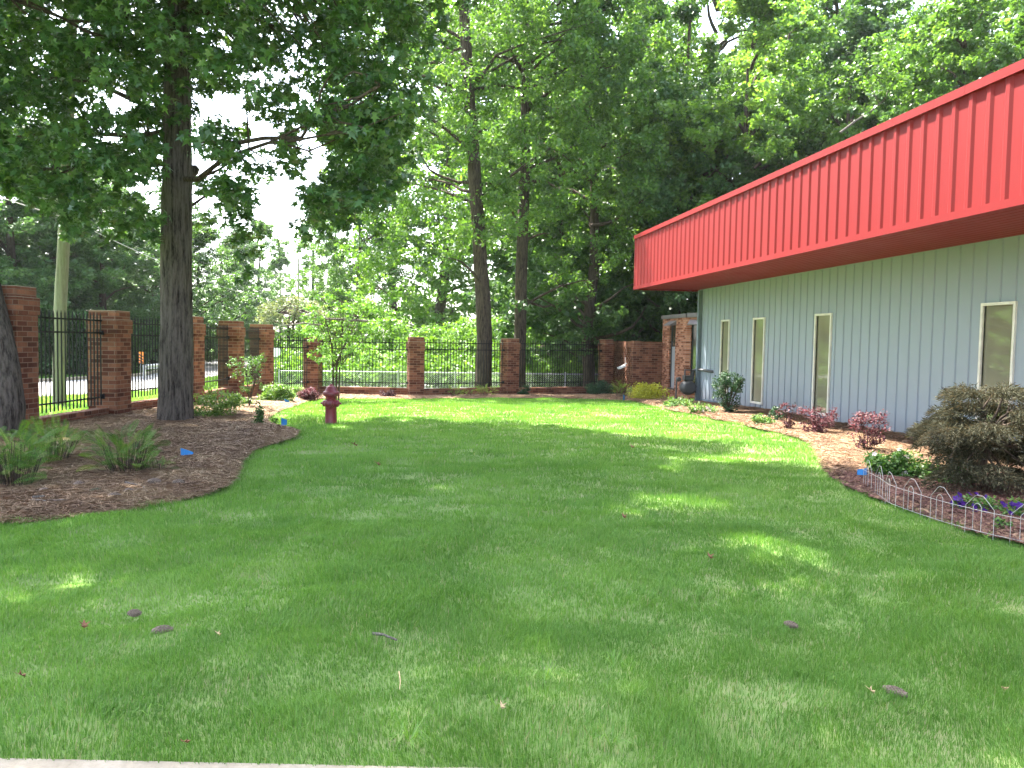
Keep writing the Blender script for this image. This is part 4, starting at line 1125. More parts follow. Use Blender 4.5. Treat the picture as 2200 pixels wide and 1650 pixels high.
KIND = [generic(21, 18, 5.0, 'leaf_mid', 0.20, 230, 520, bias=0.08), generic(22, 19, 5.2, 'leaf_light', 0.20, 230, 540, bias=0.02), generic(23, 17, 4.8, 'leaf_dark', 0.21, 230, 520, z0=0.08, bias=0.2), generic(24, 15, 5.0, 'leaf_mid', 0.20, 230, 480, z0=0.03, bias=-0.08)]
used = [False]*4
KARG = [(21, 18, 5.0, 'leaf_mid', 0.20, 230, 520, 0.12, 0.08), (22, 19, 5.2, 'leaf_light', 0.20, 230, 540, 0.12, 0.02), (23, 17, 4.8, 'leaf_dark', 0.21, 230, 520, 0.08, 0.2), (24, 15, 5.0, 'leaf_mid', 0.20, 230, 480, 0.03, -0.08)]
def place_tree(k, px, dist, sc=1.0, rz=None, label='', group='woodland trees behind the fence', wide=1.0):
    global used
    q = DG(px, dist)
    if 1180 < px < 1500 and dist < 48:
        a_ = KARG[k]; o = generic(a_[0]+px, *a_[1:], at=(q[0], q[1]), sc=sc); rz = 0.0; wide = 1.0
    else:
        o = KIND[k] if not used[k] else copy_tree(KIND[k]); used[k] = True
    o.location = (q[0], q[1], q[2]); o.rotation_euler = (0, 0, rs_.uniform(0, 6.28) if rz is None else rz)
    o.scale = (sc*wide, sc*wide, sc)
    tag(o, label, 'tree', group); return o
W = [ # kind, px, distance, scale, wide, label
 (2, 1270, 33, 1.0, 0.95, 'dark tree whose trunk shows behind the fence left of the gate'),
 (3, 1200, 38, 1.1, 1.0, 'bushy tree between the thinner trunk and the dark tree'),
 (0, 1380, 37, 1.0, 1.0, 'tree rising behind the pierced brick screen wall'),
 (2, 1455, 34, 0.95, 1.0, 'dark tree behind the annex roof, left of the red fascia end'),
 (1, 1590, 32, 0.86, 1.05, 'bright leafy tree with forked trunk above the far half of the red fascia'),
 (1, 1690, 36, 0.9, 1.0, 'light green tree just right of the bright forked one above the fascia'),
 (2, 1800, 30, 0.85, 1.0, 'dark tree carrying the dead branch above the red fascia'),
 (0, 1930, 30, 0.82, 1.0, 'mid green tree above the middle of the red fascia'),
 (0, 2060, 27, 0.78, 1.0, 'mid green tree near the right end above the red fascia'),
 (3, 2190, 27, 0.85, 1.0, 'tree in the top right corner above the red fascia'),
 (2, 2330, 27, 0.85, 1.0, 'tree beyond the right edge above the building'),
 (0, 1330, 46, 1.25, 1.1, 'tall woodland tree in the second row above the gate'),
 (1, 1500, 46, 1.3, 1.1, 'tall pale tree in the second row behind the annex'),
 (3, 1640, 48, 1.4, 1.1, 'tall tree in the second row behind the bright forked tree'),
 (0, 1790, 44, 1.3, 1.1, 'tall tree in the second row behind the dead branch'),
 (2, 1900, 42, 1.3, 1.1, 'tall dark tree in the second row above the middle of the fascia'),
 (3, 2050, 38, 1.2, 1.1, 'tall tree in the second row near the right end'),
 (1, 2180, 40, 1.25, 1.1, 'tall pale tree in the second row at the top right'),
 (0, 1090, 58, 1.5, 1.2, 'tall tree in the second row behind the two bare trunks'),
 (1, 950, 62, 1.5, 1.2, 'pale tree in the second row left of the bent trunk'),
 (3, 850, 66, 1.35, 1.1, 'tree in the second row behind the middle of the back fence'),
 (0, 770, 60, 1.0, 0.8, 'hazy tree with a visible stem right of the bright sky gap'),
 (2, 1210, 52, 1.5, 1.1, 'dark tall tree in the third row above the dark trunk'),
]
for k, px, dist, sc, wd, lab in W: place_tree(k, px, dist, sc, None, lab, wide=wd)
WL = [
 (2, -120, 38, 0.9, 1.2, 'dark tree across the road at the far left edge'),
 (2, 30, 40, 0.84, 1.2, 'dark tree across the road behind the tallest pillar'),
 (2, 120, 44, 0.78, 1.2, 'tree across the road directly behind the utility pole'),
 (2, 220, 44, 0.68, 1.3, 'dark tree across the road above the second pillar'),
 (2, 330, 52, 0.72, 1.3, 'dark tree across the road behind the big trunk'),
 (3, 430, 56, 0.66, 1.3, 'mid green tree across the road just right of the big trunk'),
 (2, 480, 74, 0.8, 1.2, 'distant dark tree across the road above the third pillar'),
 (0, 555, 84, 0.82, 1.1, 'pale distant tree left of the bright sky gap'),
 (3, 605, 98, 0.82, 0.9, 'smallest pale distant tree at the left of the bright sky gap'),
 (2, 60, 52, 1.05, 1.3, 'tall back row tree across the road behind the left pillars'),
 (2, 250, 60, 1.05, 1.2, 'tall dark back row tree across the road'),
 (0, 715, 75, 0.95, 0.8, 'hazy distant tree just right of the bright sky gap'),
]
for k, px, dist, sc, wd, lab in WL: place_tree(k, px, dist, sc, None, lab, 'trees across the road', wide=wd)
# dead branch
q0 = D(1835, 265, 27.5)
b = MB(); pt = [(1805, 285), (1835, 262), (1870, 240), (1900, 215), (1915, 180), (1930, 155)]
b.tube([D(x, y, 27.0) for x, y in pt], [0.045, 0.04, 0.035, 0.03, 0.02, 0.01], 7)
for a_, c_ in (((1890, 225), (1860, 158)), ((1900, 170), (1870, 150)), ((1912, 185), (1880, 168)), ((1870, 240), (1850, 225))):
    b.tube([D(*a_, 27.0), D((a_[0]+c_[0])/2, (a_[1]+c_[1])/2+4, 26.8), D(*c_, 26.6)], [0.02, 0.014, 0.006], 5)
tag(b.build('dead_branch', M['wood']), 'bare pale dead branch showing among the trees above the fascia', 'branch')

# --- kudzu: mounds of vine behind the fence (uncountable)
cl = []
for _ in range(900):
    px = rs_.uniform(570, 1330); dd = rs_.uniform(35.5, 48)
    top = float(np.interp(px, [570, 640, 720, 800, 900, 1000, 1060, 1110, 1200, 1330], [1.5, 2.0, 3.2, 3.0, 2.6, 2.9, 3.3, 2.6, 2.3, 2.0]))
    f = (dd-35.5)/12.5
    h_ = top*(0.35+0.65*min(1, f*2))+1.9*(float(vnoise(np.array(px*0.02), np.array(dd), 2.3, 51))-0.25)*min(1, f*1.5)
    q = DG(px, dd); cl.append((q[0], q[1], q[2]+h_*rs_.uniform(0.55, 1.0)-0.2, rs_.uniform(0.45, 0.9)))
for _ in range(420):
    px = rs_.uniform(560, 1340); q = DG(px, rs_.uniform(33.6, 36.5)); cl.append((q[0], q[1], q[2]+rs_.uniform(0.0, 1.0), rs_.uniform(0.35, 0.6)))
V, r = cloud(cl, 190, 0.17, QUAD, 0.25, squash=0.6, bias=0.06)
tag(mesh_obj('vine_thicket', np_mesh('vine_thicket', V, 4, M['leaf_vine'], r)), 'bright green mounds of tangled vine behind the back fence', 'vines', kind='stuff')
# undergrowth across the road
cl = []
for _ in range(520):
    px = rs_.uniform(-200, 560); d0 = float(np.interp(px, [-200, 100, 300, 420, 560], [32, 37, 43, 60, 95]))
    q = DG(px, d0*rs_.uniform(1.0, 1.2)); s_ = d0/40
    cl.append((q[0], q[1], q[2]+rs_.uniform(0.2, 2.8)*s_, rs_.uniform(0.6, 1.2)*s_))
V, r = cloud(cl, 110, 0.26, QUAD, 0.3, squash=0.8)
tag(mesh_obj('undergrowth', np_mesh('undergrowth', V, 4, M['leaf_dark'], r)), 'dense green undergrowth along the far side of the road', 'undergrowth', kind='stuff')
# grey green scrubby tree and fallen limbs near the corner
def small_tree(name, label, px, dist, stems, clumps, dens, size, tmpl, leafm, droop=0.3, bias=0.0, squash=0.8, rad=0.03, group=None, barkm='bark2', catg='tree', bz0=None, shell=0.45):
    q = DG(px, dist); B = Vector((q[0], q[1], q[2]+(bz0 or 0)))
    t = thing(name, label, catg, B, group=group)
    b = MB()
    for s_ in stems:
        P_ = [D(x, y, dist+dz)-B for x, y, dz in s_]
        P_[0][2] = -0.1
        b.tube(P_, [rad*(1-0.75*i/(len(P_)-1)) for i in range(len(P_))], 7)
    cl_ = []
    for x, y, dz, rpx in clumps:
        e = D(x, y, dist+dz)-B; cl_.append((e[0], e[1], e[2], rpx*dist/FPX))
    for c in cl_:
        s_ = stems[rs_.randrange(len(stems))]; k_ = rs_.randrange(1, len(s_)); x, y, dz = s_[k_]
        b.tube([D(x, y, dist+dz)-B, (Vector(c[:3])+(D(x, y, dist+dz)-B))/2+Vector((0, 0, 0.02)), Vector(c[:3])], [rad*0.3, rad*0.2, rad*0.1], 5)
    b.build('stem', M[barkm], t)
    V, r = [], []
    for c in cl_:
        n = max(12, int(dens*14*c[3]*c[3]/(size*size)))
        cc = in_ball(n, c[3], shell); cc[:, 2] *= squash; cc += np.array(c[:3])
        V.append(leaf_verts(cc, size*rng.uniform(0.6, 1.2, n), tmpl, droop)); r.append(np.clip(0.42+bias+rng.normal(0, 0.07)+rng.normal(0, 0.2, n), 0, 1))
    mesh_obj('foliage', np_mesh('foliage', np.concatenate(V), len(tmpl), M[leafm], np.concatenate(r)), t)
    return t
M['leaf_grey'] = leafmat('leaf_grey_green', [(0, (0.09, 0.12, 0.06)), (0.5, (0.16, 0.19, 0.10)), (1, (0.26, 0.28, 0.17))], 0.3, 0.6, 0.3)
def rc(n, x0, x1, y0, y1, r0, r1, dz=0.5, seed=1, f=None):
    R2 = random.Random(seed); o = []
    while len(o) < n:
        x, y = R2.uniform(x0, x1), R2.uniform(y0, y1)
        if f and not f(x, y): continue
        o.append((x, y, R2.uniform(-dz, dz), R2.uniform(r0, r1)))
    return o
small_tree('scrub_tree', 'spreading grey green scrub tree behind the corner of the fence', 628, 42, [[(620, 735, 0), (619, 700, 0), (600, 672, 0)], [(629, 735, 0), (630, 700, 0), (660, 670, 0)]],
           rc(40, 565, 700, 640, 690, 10, 20, 1.5, 11, lambda x, y: ((x-632)/70)**2+((y-676)/38)**2 < 1), 0.8, 0.14, QUAD, 'leaf_grey', 0.1, rad=0.10, squash=0.6)
b = MB()
b.tube([D(640, 668, 31), D(680, 685, 31), D(730, 686, 30.6), D(790, 690, 30.5)], [0.02, 0.04, 0.05, 0.055], 7)
b.tube([D(600, 700, 31.4), D(655, 694, 31), D(700, 700, 30.8), D(770, 700, 30.6)], [0.015, 0.03, 0.04, 0.045], 7)
b.tube([D(655, 694, 31), D(636, 672, 31), D(632, 660, 31)], [0.02, 0.012, 0.006], 6)
tag(b.build('fallen_branch', M['wood']), 'bare pale fallen branches lying across the vines behind the corner pillar', 'branch')

# --- sapling behind the hydrant
sapf = lambda x, y: ((x-735)/85)**2+((y-705)/85)**2 < 1
small_tree('sapling', 'light green multi stemmed sapling just behind the fire hydrant', 722, 22.5,
           [[(717, 850, 0), (716, 790, 0), (712, 740, 0), (700, 690, 0), (690, 640, 0)], [(727, 852, 0.1), (730, 790, 0.1), (735, 720, 0.1), (738, 650, 0)], [(722, 851, 0), (724, 780, 0), (745, 730, 0), (770, 680, 0)]],
           rc(85, 655, 815, 620, 800, 6, 15, 0.8, 13, sapf)+[(664, 762, 0, 9), (672, 768, 0, 8), (680, 752, 0, 9), (668, 730, 0, 10), (720, 800, 0, 10), (740, 790, 0, 9)], 0.9, 0.085, OVAL, 'leaf_sapling', 0.15, rad=0.028, squash=0.55, barkm='bark2')

# ------------------------------------------------------------------ shrubs and bed plants
def shrub(name, label, px, py, ytop, wpx, leafm, size, n=34, tmpl=OVAL, droop=-0.1, bias=0.0, shape=None, dens=0.5, seed=1, stem='bark2', twigs=8, flower=None, group=None, cat='shrub', squash=0.85, rad=0.007, cr=0.28, low=0.0):
    """a mound of leaf clumps; base pixel, top pixel row and width give place and size"""
    q = G(px, py); dist = cdepth(q[0], q[1]); sc_ = dist/FPX
    B = Vector((q[0], q[1], q[2]+0.02)); Hh = (py-ytop)*sc_; Wd = wpx*sc_/2
    t = thing(name, label, cat, B, group=group)
    R2 = random.Random(seed); cl_ = []
    while len(cl_) < n:
        u = R2.uniform(-1, 1); v = R2.uniform(-1, 1); z_ = R2.uniform(low, 1)
        wz = shape(z_) if shape else sqrt(max(0, 1-(max(0, z_-0.35)/0.65)**2))*(0.75+0.25*min(1, z_/0.35))
        if u*u+v*v > wz*wz: continue
        r_ = cr*min(Wd, Hh)*R2.uniform(0.7, 1.25)
        cl_.append((u*max(0.02, Wd-r_*0.7), v*max(0.02, Wd-r_*0.7), max(r_*0.5, z_*(Hh-r_*0.6)), r_))
    b = MB()
    for c in cl_[:twigs*2]:
        b.tube([Vector((R2.uniform(-0.03, 0.03), R2.uniform(-0.03, 0.03), -0.04)), Vector((c[0]*0.4, c[1]*0.4, c[2]*0.5)), Vector(c[:3])], [rad, rad*0.7, rad*0.3], 5)
    b.build('stem', M[stem], t)
    V, r = [], []
    for c in cl_:
        k_ = max(14, int(dens*c[3]*c[3]*34/(size*size)))
        cc = in_ball(k_, c[3], 0.4); cc[:, 2] *= squash; cc += np.array(c[:3]); cc[:, 2] = np.maximum(cc[:, 2], 0.01)
        V.append(leaf_verts(cc, size*rng.uniform(0.6, 1.2, k_), tmpl, droop)); r.append(np.clip(0.42+bias+rng.normal(0, 0.08)+rng.normal(0, 0.2, k_), 0, 1))
    mesh_obj('foliage', np_mesh('foliage', np.concatenate(V), len(tmpl), M[leafm], np.concatenate(r)), t)
    if flower:
        fm, fn, fs = flower
        for _ in range(fn):
            c = cl_[R2.randrange(len(cl_))]
            e = Vector(c[:3])+Vector((R2.gauss(0, 1), R2.gauss(0, 1)-0.9, R2.gauss(0, 1)+0.9)).normalized()*c[3]*1.0
            blossom(e, fs*R2.uniform(0.8, 1.2), fm, t, R2)
    return t
def blossom(e, s, fm, parent, R2):
    V = []
    ax = Vector((R2.gauss(0, 0.4), -0.8+R2.gauss(0, 0.3), 0.7)).normalized(); u = ax.orthogonal().normalized(); v = ax.cross(u)
    for k in range(5):
        a = 2*pi*k/5; d_ = u*cos(a)+v*sin(a); w_ = u*cos(a+pi/2)+v*sin(a+pi/2)
        V += [e, e+d_*s*0.55+w_*s*0.38+ax*s*0.22, e+d_*s*0.95+w_*s*0.2+ax*s*0.25, e+d_*s*0.95-w_*s*0.2+ax*s*0.25, e+d_*s*0.55-w_*s*0.38+ax*s*0.22]
    me = np_mesh('flower', np.array([tuple(q) for q in V]), 5, M[fm], rng.random(5))
    return mesh_obj('flower', me, parent)

# left bed
shrub('green_shrub', 'bright green rounded shrub immediately right of the big trunk', 466, 906, 826, 118, 'leaf_shrub', 0.055, 90, seed=2, bias=0.28, cr=0.2, dens=0.3)
shrub('green_shrub', 'smaller yellow green shrub at the foot of the last tall pillar', 592, 870, 822, 84, 'leaf_shrub', 0.05, 60, seed=3)
shrub('green_shrub', 'low olive green shrub between the yellow green one and the reddish plant', 636, 862, 828, 60, 'leaf_shrub', 0.045, 44, seed=4)
shrub('green_shrub', 'low straggly shrub behind the foot of the tall thin shrub', 515, 880, 846, 70, 'leaf_shrub', 0.05, 24, seed=44)
shrub('reddish_shrub', 'low reddish purple plant at the foot of the corner pillar', 664, 864, 832, 54, 'leaf_purple', 0.04, 40, seed=5, bias=0.15)
small_tree('tall_shrub', 'tall thin holly like shrub with a leafy top in the left bed', 535, 17.3,
           [[(537, 893, 0), (535, 860, 0), (532, 820, 0), (530, 790, 0)], [(532, 893, 0), (540, 850, 0), (552, 810, 0)]],
           rc(46, 492, 575, 752, 838, 6, 11, 0.3, 17, lambda x, y: abs(x-532) < 40-0.28*abs(y-785) and y > 752+abs(x-530)*0.25), 0.55, 0.05, OVAL, 'leaf_azalea', -0.1, rad=0.016, bias=-0.05, catg='shrub')
shrub('slender_shrub', 'slender upright dark green shrub at the tip of the left bed', 557, 924, 862, 44, 'leaf_azalea', 0.045, 34, seed=6, shape=lambda z: 0.75-0.35*z, bias=-0.15)
shrub('ground_sprig', 'tiny leafy seedling lying on the lawn side of the slender shrub', 590, 912, 893, 24, 'leaf_fern', 0.045, 8, seed=7)
# right bed
shrub('upright_holly', 'dark green upright holly bush against the blue wall by the gas meter', 1563, 893, 800, 76, 'leaf_box', 0.05, 60, seed=8, shape=lambda z: 0.5+0.5*min(1, z*1.3)-0.25*max(0, z-0.8)*4*0.6, rad=0.02, cr=0.24)
shrub('small_green_shrub', 'small light green shrub right of the upright holly', 1637, 919, 884, 54, 'leaf_azalea', 0.045, 26, seed=9, bias=0.25)
shrub('dark_small_shrub', 'small dark shrub half hidden behind the light green one', 1668, 912, 872, 44, 'leaf_box', 0.045, 20, seed=10)
lor = lambda z: 0.55+0.5*z-0.35*max(0, z-0.7)*2
shrub('purple_shrub', 'farthest and smallest of the three purple shrubs, below the second window', 1690, 930, 862, 52, 'leaf_purple', 0.04, 34, seed=11, shape=lor, cr=0.22, dens=0.35)
shrub('purple_shrub', 'middle purple shrub growing under the third window', 1755, 938, 872, 100, 'leaf_purple', 0.045, 44, seed=12, shape=lor, cr=0.22, dens=0.3, bias=0.12)
shrub('purple_shrub', 'nearest purple shrub with pinkish leaves before the flowering azalea', 1862, 978, 882, 104, 'leaf_purple', 0.045, 56, seed=13, shape=lor, cr=0.2, dens=0.3, bias=0.12)
shrub('azalea', 'green azalea with white blossoms behind the end of the wire edging', 1925, 1030, 962, 140, 'leaf_azalea', 0.045, 50, seed=14, flower=('petal_white', 12, 0.035), bias=0.15)
shrub('azalea', 'low green plant with pale flowers under the Japanese maple', 2035, 1048, 985, 130, 'leaf_azalea', 0.045, 40, seed=15, flower=('petal_white', 7, 0.03))
shrub('ground_cover', 'low pale green plants along the bed before the gas meter', 1462, 880, 851, 90, 'leaf_azalea', 0.055, 34, seed=16, bias=0.35, cat='ground cover plant')
shrub('ground_cover', 'low pale green plants with a few white flowers right of the gas meter', 1515, 893, 866, 86, 'leaf_azalea', 0.055, 30, seed=18, bias=0.35, flower=('petal_white', 5, 0.05), cat='ground cover plant')
shrub('dark_shrub', 'low dark green spreading shrub before the black gate', 1292, 851, 817, 76, 'leaf_box', 0.06, 34, seed=19)
shrub('dark_shrub', 'small dark shrub at the right foot of the pillar between the trunks', 1128, 853, 827, 40, 'leaf_box', 0.055, 20, seed=20)
shrub('dwarf_red_shrub', 'small dark reddish shrub against the back wall left of the middle pillar', 832, 856, 832, 46, 'leaf_purple', 0.045, 20, seed=21, bias=-0.25)

# golden plant: arching blades
def strap_plant(name, label, px, py, ytop, wpx, leafm, n, wd, cat, seed=1, bias=0.0, z1=0.8):
    q = G(px, py); dist = cdepth(q[0], q[1]); sc_ = dist/FPX
    B = Vector((q[0], q[1], q[2]+0.02)); Hh = (py-ytop)*sc_; Wd = wpx*sc_/2
    t = thing(name, label, cat, B)
    V = []; R2 = np.random.default_rng(seed)
    for _ in range(n):
        a = R2.uniform(0, 2*pi); rr = Wd*R2.uniform(0.2, 1.0); h_ = Hh*R2.uniform(0.5, 1.0)
        o = np.array([cos(a), sin(a), 0])*Wd*R2.uniform(0, 0.5); d_ = np.array([cos(a), sin(a), 0.0]); s_ = np.array([-sin(a), cos(a), 0.0])*wd/2
        p0 = o; p1 = o+d_*rr*0.35+np.array([0, 0, h_]); p2 = o+d_*rr*0.9+np.array([0, 0, h_*z1])
        V += [p0-s_*0.6, p0+s_*0.6, p1+s_, p2, p1-s_]
    mesh_obj('foliage', np_mesh('foliage', np.array(V), 5, M[leafm], np.clip(R2.normal(0.5+bias, 0.2, n), 0, 1)), t)
    return t
shrub('golden_fern_bush', 'bright golden yellow feathery bush at the foot of the brick annex', 1392, 862, 820, 94, 'leaf_gold', 0.07, 60, tmpl=QUAD, seed=31, bias=0.5, dens=0.3)
0 and strap_plant('golden_grass', 'bright golden yellow arching plant at the foot of the brick annex', 1392, 860, 820, 92, 'leaf_gold', 620, 0.028, 'plant', 31)

# ferns
def frond_mesh(L=0.75, n=22):
    """one fern frond along +x arching, leaflets both sides; polygons of 4 verts"""
    V = []
    def P(t): return np.array([L*(t*0.92), 0.0, L*(0.75*t-0.62*t*t)])
    n = 17
    for i in range(n):
        t = 0.18+0.82*i/n; p = P(t); tg = P(t+0.02)-p; tg /= np.linalg.norm(tg)
        ll = L*0.20*(sin(pi*min(1, (t-0.1)/0.95))**0.7)+0.008; w_ = L/n*0.24
        for s_ in (-1, 1):
            d_ = np.array([0.35, s_*0.93, -0.12]); e = p+d_*ll
            V += [p-tg*w_*0.6, p+d_*ll*0.45-tg*w_, e, p+d_*ll*0.45+tg*w_]
    for i in range(8):
        t0 = i/8; t1 = (i+1)/8; a, b = P(t0), P(t1); s_ = np.array([0, 0.004, 0])
        V += [a-s_, b-s_, b+s_, a+s_]
    return np.array(V)
FR = frond_mesh()
def fern(name, label, px, py, ytop, wpx, n, seed, leafm='leaf_fern', bias=0.0, brown=True, upr=1.0):
    q = G(px, py); dist = cdepth(q[0], q[1]); sc_ = dist/FPX
    B = Vector((q[0], q[1], q[2]+0.04)); Hh = (py-ytop)*sc_; Wd = wpx*sc_/2
    t = thing(name, label, 'fern', B); R2 = np.random.default_rng(seed); V = []; r = []; VB = []; SV = MB()
    n = int(n*2.3)
    for i in range(n):
        a = R2.uniform(0, 2*pi); L = Wd*R2.uniform(0.45, 0.85); tilt = R2.uniform(-0.25, 1.05)*upr
        F = FR/0.75*L*np.array([1, 1, 1.0])
        ct, st = cos(tilt), sin(tilt)
        X = F[:, 0]*ct-F[:, 2]*st*0.6; Z = F[:, 0]*st+F[:, 2]*ct; roll = R2.uniform(-0.9, 0.9)
        Y = F[:, 1]*cos(roll); Z = Z+F[:, 1]*sin(roll)
        ac = R2.uniform(0, 2*pi); c = sqrt(R2.uniform(0.0, 1.0))*Wd*0.62; oz = R2.uniform(0.12, 0.72)*Hh*(1-0.35*c/Wd); cxx = c*cos(ac); cyy = c*sin(ac); a = ac+R2.normal(0, 0.9)
        G_ = np.stack([X*cos(a)-Y*sin(a)+cxx, X*sin(a)+Y*cos(a)+cyy, np.minimum(Z+oz, Hh*1.02+0.02*R2.random())], -1)
        G_[:, 2] = np.maximum(G_[:, 2], 0.02)
        V.append(G_); r.append(np.clip(np.full(len(F)//4, 0.4+bias+R2.normal(0, 0.28))+R2.normal(0, 0.1, len(F)//4), 0, 1))
        SV.tube([(cxx*0.45, cyy*0.45, -0.05), (cxx*0.8, cyy*0.8, oz*0.6), (cxx, cyy, oz+0.02)], 0.0032, 5)
    mesh_obj('frond', np_mesh('frond', np.concatenate(V), 4, M[leafm], np.concatenate(r)), t)
    SV.build('stem', M['bark2'], t)
    if brown:
        for i in range(max(4, n//3)):
            a = R2.uniform(0, 2*pi); F = FR/0.75*Wd*0.8*np.array([1, 0.6, 0.3])
            VB.append(np.stack([F[:, 0]*cos(a)-F[:, 1]*sin(a), F[:, 0]*sin(a)+F[:, 1]*cos(a), F[:, 2]*0.4+R2.uniform(0.01, 0.12)], -1))
        VB = np.concatenate(VB); mesh_obj('dead_frond', np_mesh('dead_frond', VB, 4, M['leaf_brown'], rng.random(len(VB)//4)), t)
    return t
fern('fern', 'large green fern at the left edge before the leaning tree', 34, 1062, 905, 190, 44, 61)
fern('fern', 'green fern behind the edge one, right of the leaning trunk', 112, 1010, 905, 165, 40, 62, bias=0.1)
fern('fern', 'green fern standing alone left of the nearest blue flag', 272, 1035, 908, 165, 46, 63)
fern('fern', 'small fern low on the right side of the lone fern', 335, 1030, 985, 90, 12, 64, bias=0.1)
fern('fern', 'light green fern in front of the pierced brick panel', 1337, 858, 812, 60, 18, 65, bias=0.5, brown=False)
fern('fern', 'yellowish fern against the low back wall, left of the thicker trunk', 975, 855, 828, 44, 14, 66, bias=0.5, brown=False)
fern('fern', 'yellowish fern in front of the thicker bare trunk', 1046, 855, 826, 52, 16, 67, bias=0.5, brown=False)
fern('fern', 'tiny fern between the two yellowish ferns of the back wall', 1010, 855, 838, 34, 9, 68, bias=0.4, brown=False)

# Japanese maple: weeping tiers of fine strap leaves
jq = G(2108, 1058); JB = Vector((jq[0], jq[1], 0.03)); jd = cdepth(jq[0], jq[1]); js = jd/FPX
jm = thing('japanese_maple', 'weeping dark bronze Japanese maple with fine leaves before the blue wall', 'tree', JB)
JH = (1058-818)*js; JW = 138*js; R2 = random.Random(71)
b = MB(); limb((0, 0, -0.05), (0.02, 0.02, JH*0.45), 0.055, 0.045, 6, 0.1, 0, b, 12)
V = []; tiers = []; RN = []
for i in range(92):
    a = R2.uniform(0, 2*pi); f = (int(R2.random()*6)+R2.uniform(0.2, 0.8))/6; zt_ = JH*(0.14+0.84*f); rad_ = JW*min(1.0, 0.30+0.95*(1-f)**0.55)*R2.uniform(0.45, 1.0)
    tiers.append((rad_*cos(a)+0.08, rad_*sin(a)*0.95, zt_-0.08*rad_, R2.uniform(0.12, 0.24)))
for c in tiers[:60]:
    limb((0, 0, JH*0.42), c[:3], 0.02, 0.005, 6, 0.25, 0.12, b, 6)
b.build('trunk', M['bark2'], jm)
for c in tiers:
    R_ = c[3]; n = int(500*(R_/0.18)**2)
    ph = rng.uniform(0, 2*pi, n); rr = R_*np.sqrt(rng.random(n)); out_ = np.array([c[0], c[1]])/max(0.05, hypot(c[0], c[1]))
    x = c[0]+rr*cos_(ph)+out_[0]*0.05; y = c[1]+rr*sin_(ph)+out_[1]*0.05
    z = c[2]-0.5*rr*rr/R_-0.25*(rr*(cos_(ph)*out_[0]+sin_(ph)*out_[1]))+rng.uniform(-0.03, 0.03, n)
    cc = np.stack([x, y, z], -1)
    d = np.stack([cos_(ph)*0.5+out_[0]*0.6, sin_(ph)*0.5+out_[1]*0.6, -0.35+rng.normal(0, 0.3, n)], -1)+rng.normal(0, 0.45, (n, 3)); d = unit(d)
    s_ = unit(np.cross(d, rng.normal(size=(n, 3)))); L = rng.uniform(0.04, 0.085, n)[:, None]
    V.append(np.stack([cc, cc+d*L*0.5+s_*0.0042, cc+d*L, cc+d*L*0.5-s_*0.0042], 1).reshape(-1, 3))
    RN.append(np.clip(0.45+rng.normal(0, 0.12)+rng.normal(0, 0.22, n), 0, 1))
V = np.concatenate(V)
mesh_obj('foliage', np_mesh('foliage', V, 4, M['leaf_jmaple'], np.concatenate(RN)), jm)

# petunias
for i, (px, py, yt, wpx, nf, fm, lab) in enumerate(((2065, 1108, 1062, 60, 16, 'petal_purple', 'purple petunia at the left end of the flower patch'), (2115, 1115, 1060, 80, 26, 'petal_purple', 'purple petunia in the middle of the flower patch behind the wire hoops'),
        (2180, 1130, 1075, 80, 24, 'petal_purple', 'purple petunia at the right edge of the frame'), (2185, 1102, 1072, 50, 2, 'petal_pink', 'petunia with a single pink bloom at the right edge'), (2150, 1150, 1112, 46, 5, 'petal_purple', 'lowest purple petunia nearest the wire edging'))):
    shrub('petunia', lab, px, py, yt, wpx, 'leaf_azalea', 0.035, 22, seed=80+i, bias=0.3, flower=(fm, nf, 0.032), group=None, cat='flowers', dens=0.35, twigs=4, rad=0.004)

# ------------------------------------------------------------------ white wire border fence
edge = [G(x, y) for x, y in ((1851, 1052), (1888, 1074), (1910, 1092), (1965, 1113), (2030, 1135), (2120, 1160), (2200, 1178), (2300, 1200))]
bf = thing('wire_border_fence', 'low white wire garden edging with pointed hoops along the flower bed', 'garden edging', (edge[0][0], edge[0][1], 0))
E0 = Vector((edge[0][0], edge[0][1], 0))
def along(s):
    for a_, b2 in zip(edge[:-1], edge[1:]):
        L = (Vector(b2[:2])-Vector(a_[:2])).length
        if s <= L or b2 is edge[-1]: return Vector((a_[0]+(b2[0]-a_[0])*s/L, a_[1]+(b2[1]-a_[1])*s/L, 0))-E0
        s -= L
tot = sum((Vector(b2[:2])-Vector(a_[:2])).length for a_, b2 in zip(edge[:-1], edge[1:]))
wr = 0.0022
for z_ in (0.055, 0.235):
    b = MB(); pts = [along(min(tot, i*0.1))+Vector((0, 0, z_)) for i in range(int(tot/0.1)+1)]
    b.tube(pts, wr, 6); b.build('rail', M['whitewire'], bf)
s_ = 0.06; k = 0; PW = 0.275
while s_+PW < tot:
    def Q(u, z_): return along(s_+u)+Vector((0, 0, z_))
    b = MB(); b.tube([Q(0, -0.03), Q(0, 0.26), Q(PW*0.33, 0.352), Q(PW*0.40, 0.362), Q(PW*0.60, 0.362), Q(PW*0.67, 0.352), Q(PW, 0.26), Q(PW, -0.03)], wr, 6); b.build('hoop', M['whitewire'], bf)
    b = MB(); b.tube([Q(PW*0.28, 0.055), Q(PW*0.28, 0.26), Q(PW*0.36, 0.287), Q(PW*0.43, 0.292), Q(PW*0.50, 0.287), Q(PW*0.58, 0.26), Q(PW*0.58, 0.055)], wr, 6); b.build('small_hoop', M['whitewire'], bf)
    s_ += PW*1.5; k += 1

